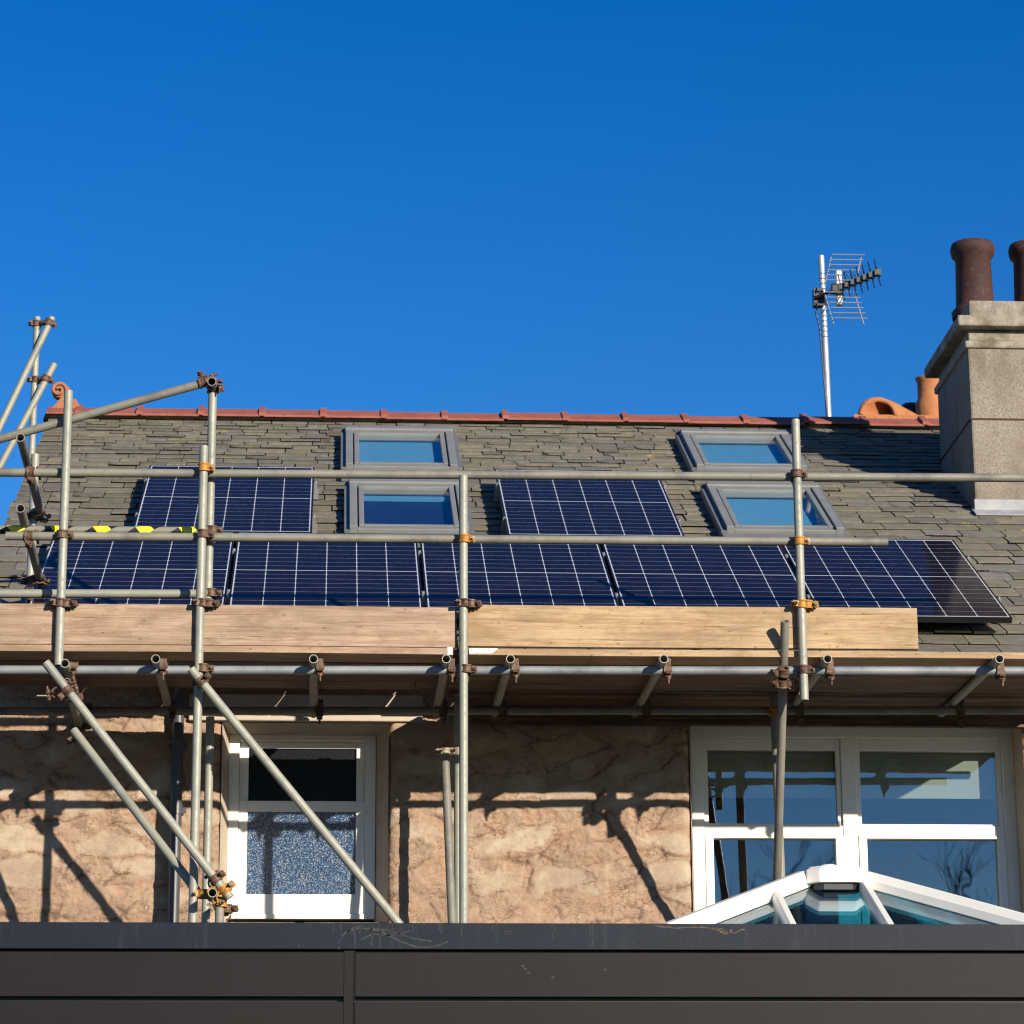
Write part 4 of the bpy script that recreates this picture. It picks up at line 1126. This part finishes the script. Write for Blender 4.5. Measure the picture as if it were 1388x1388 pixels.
# ------------------------------------------------------------------ roof lantern on the flat roof
def lantern():
    ap = at(1132, 1200, 15.0); zb = ez-.02
    a_ = (ap.z-zb)/.466; hw = .16
    o = empty('roof_lantern', (ap.x, 15.0, ez-.06), 'white framed glass roof lantern with a boxy ridge cap on the flat roof', 'roof lantern')
    x0, x1, y0, y1 = ap.x-hw-a_, ap.x+hw+a_, 15.0-a_, 15.0+a_
    mb = MB(); fr_ = .05
    mb.bb((x0, y0, ez-.06), (x1, y0+fr_, zb)); mb.bb((x0, y1-fr_, ez-.06), (x1, y1, zb)); mb.bb((x0, y0+fr_, ez-.06), (x0+fr_, y1-fr_, zb)); mb.bb((x1-fr_, y0+fr_, ez-.06), (x1, y1-fr_, zb))
    build(mb, 'kerb', M['upvc'], o, bevel=.004)
    apl, apr = Vector((ap.x-hw, 15.0, ap.z)), Vector((ap.x+hw, 15.0, ap.z))
    C = [Vector((x0,y0,zb)), Vector((x1,y0,zb)), Vector((x1,y1,zb)), Vector((x0,y1,zb))]
    def bar(p, q, name='rafter', w=.055, h=.05, mat='upvc'):
        d = (q-p).normalized(); s = d.cross(Vector((0,0,1))).normalized(); u_ = s.cross(d)
        mb = MB(); n_ = [(-w/2,-.01),(w/2,-.01),(w/2,h*.45),(w*.28,h),(-w*.28,h),(-w/2,h*.45)]
        P0 = [p+s*a1+u_*b1 for a1, b1 in n_]; mb.prism(P0, q-p)
        build(mb, name, M[mat], o, bevel=.004)
    bar(C[0], apl, 'hip', .085, .075); bar(C[3], apl, 'hip', .085, .07); bar(C[1], apr, 'hip', .085, .075); bar(C[2], apr, 'hip', .085, .07)
    # jack bars in the front slope
    t0 = min(range(100), key=lambda i: abs(px_of(C[0].lerp(apl, i/100))-1050))/100; m0 = C[0].lerp(apl, t0); f0 = Vector((m0.x, y0, zb)); bar(f0, m0, 'glazing_bar')
    bar(Vector((ap.x+hw-.02, y0, zb)), apr+Vector((-.02,0,0)), 'glazing_bar')
    m1 = C[0].lerp(apl, .28); 
    faces = [[C[0], C[1], apr, apl], [C[2], C[3], apl, apr], [C[3], C[0], apl], [C[1], C[2], apr]]
    for f in faces:
        mb = MB(); mb.prism(f, (0,0,-.012)); build(mb, 'pane', M['lantern_glass'], o)
    # ridge cap box
    cz = ap.z; mb = MB(); w_, d_ = hw*.86, .12
    poly = [(-w_-.02,-d_*.55),(-w_*.7,-d_),(w_*.7,-d_),(w_+.02,-d_*.55),(w_+.02,d_*.55),(w_*.7,d_),(-w_*.7,d_),(-w_-.02,d_*.55)]
    mb.prism([(ap.x+a1, 15.0+b1, cz+.0) for a1, b1 in poly], (0,0,.075))
    mb.prism([(ap.x+a1*.9, 15.0+b1*.85, cz+.0755) for a1, b1 in poly], (0,0,.012))
    mb.lathe((ap.x-.03, 15.0, cz+.087), [(.055,0),(.05,.012),(.03,.02),(0,.021)], 16)
    build(mb, 'ridge_cap', M['upvc'], o, bevel=.008)
    mb = MB(); mb.prism([(ap.x+a1*.78, 15.0+b1*.8, cz-.035) for a1, b1 in poly], (0,0,.034)); build(mb, 'cap_seal', M['seal'], o)
    mb = MB(); mb.bb((x0+.06, y0+.06, ez-.058), (x1-.06, y1-.06, ez-.050)); build(mb, 'added_pale_panel', M['flashgrey'], o)  # pale panel added under the glass to brighten its teal
lantern()

# ------------------------------------------------------------------ light
SAZ, SEL = R(31.4), R(16.2)
sd = Vector((math.sin(SAZ)*math.cos(SEL), -math.cos(SAZ)*math.cos(SEL), math.sin(SEL)))
sun_d = bpy.data.lights.new('sun', 'SUN'); sun_d.energy = 5.0; sun_d.angle = R(.5); sun_d.color = (1, .90, .76)
sun = bpy.data.objects.new('sun', sun_d); col.objects.link(sun); sun.location = sd*40
sun.rotation_euler = sd.to_track_quat('Z', 'Y').to_euler()
w = bpy.data.worlds.new('World'); scn.world = w; w.use_nodes = True
nt = w.node_tree; bg = nt.nodes['Background']
sky = nt.nodes.new('ShaderNodeTexSky'); sky.sky_type = 'NISHITA'; sky.sun_disc = False
sky.sun_elevation = SEL; sky.sun_rotation = math.pi - SAZ
sky.altitude = 600; sky.air_density = 1.0; sky.dust_density = .05; sky.ozone_density = 3.0
hs = nt.nodes.new('ShaderNodeHueSaturation'); hs.inputs['Saturation'].default_value = 1.380; hs.inputs['Hue'].default_value = .515; hs.inputs['Value'].default_value = 1.39
nt.links.new(sky.outputs[0], hs.inputs['Color']); nt.links.new(hs.outputs[0], bg.inputs[0]); bg.inputs[1].default_value = .068
scn.view_settings.view_transform = 'Standard'; scn.view_settings.look = 'None'
scn.view_settings.exposure = .56; scn.view_settings.gamma = 1
scn.render.engine = 'CYCLES'
scn.cycles.filter_width = 1.15
scn.render.resolution_x = scn.render.resolution_y = 1024
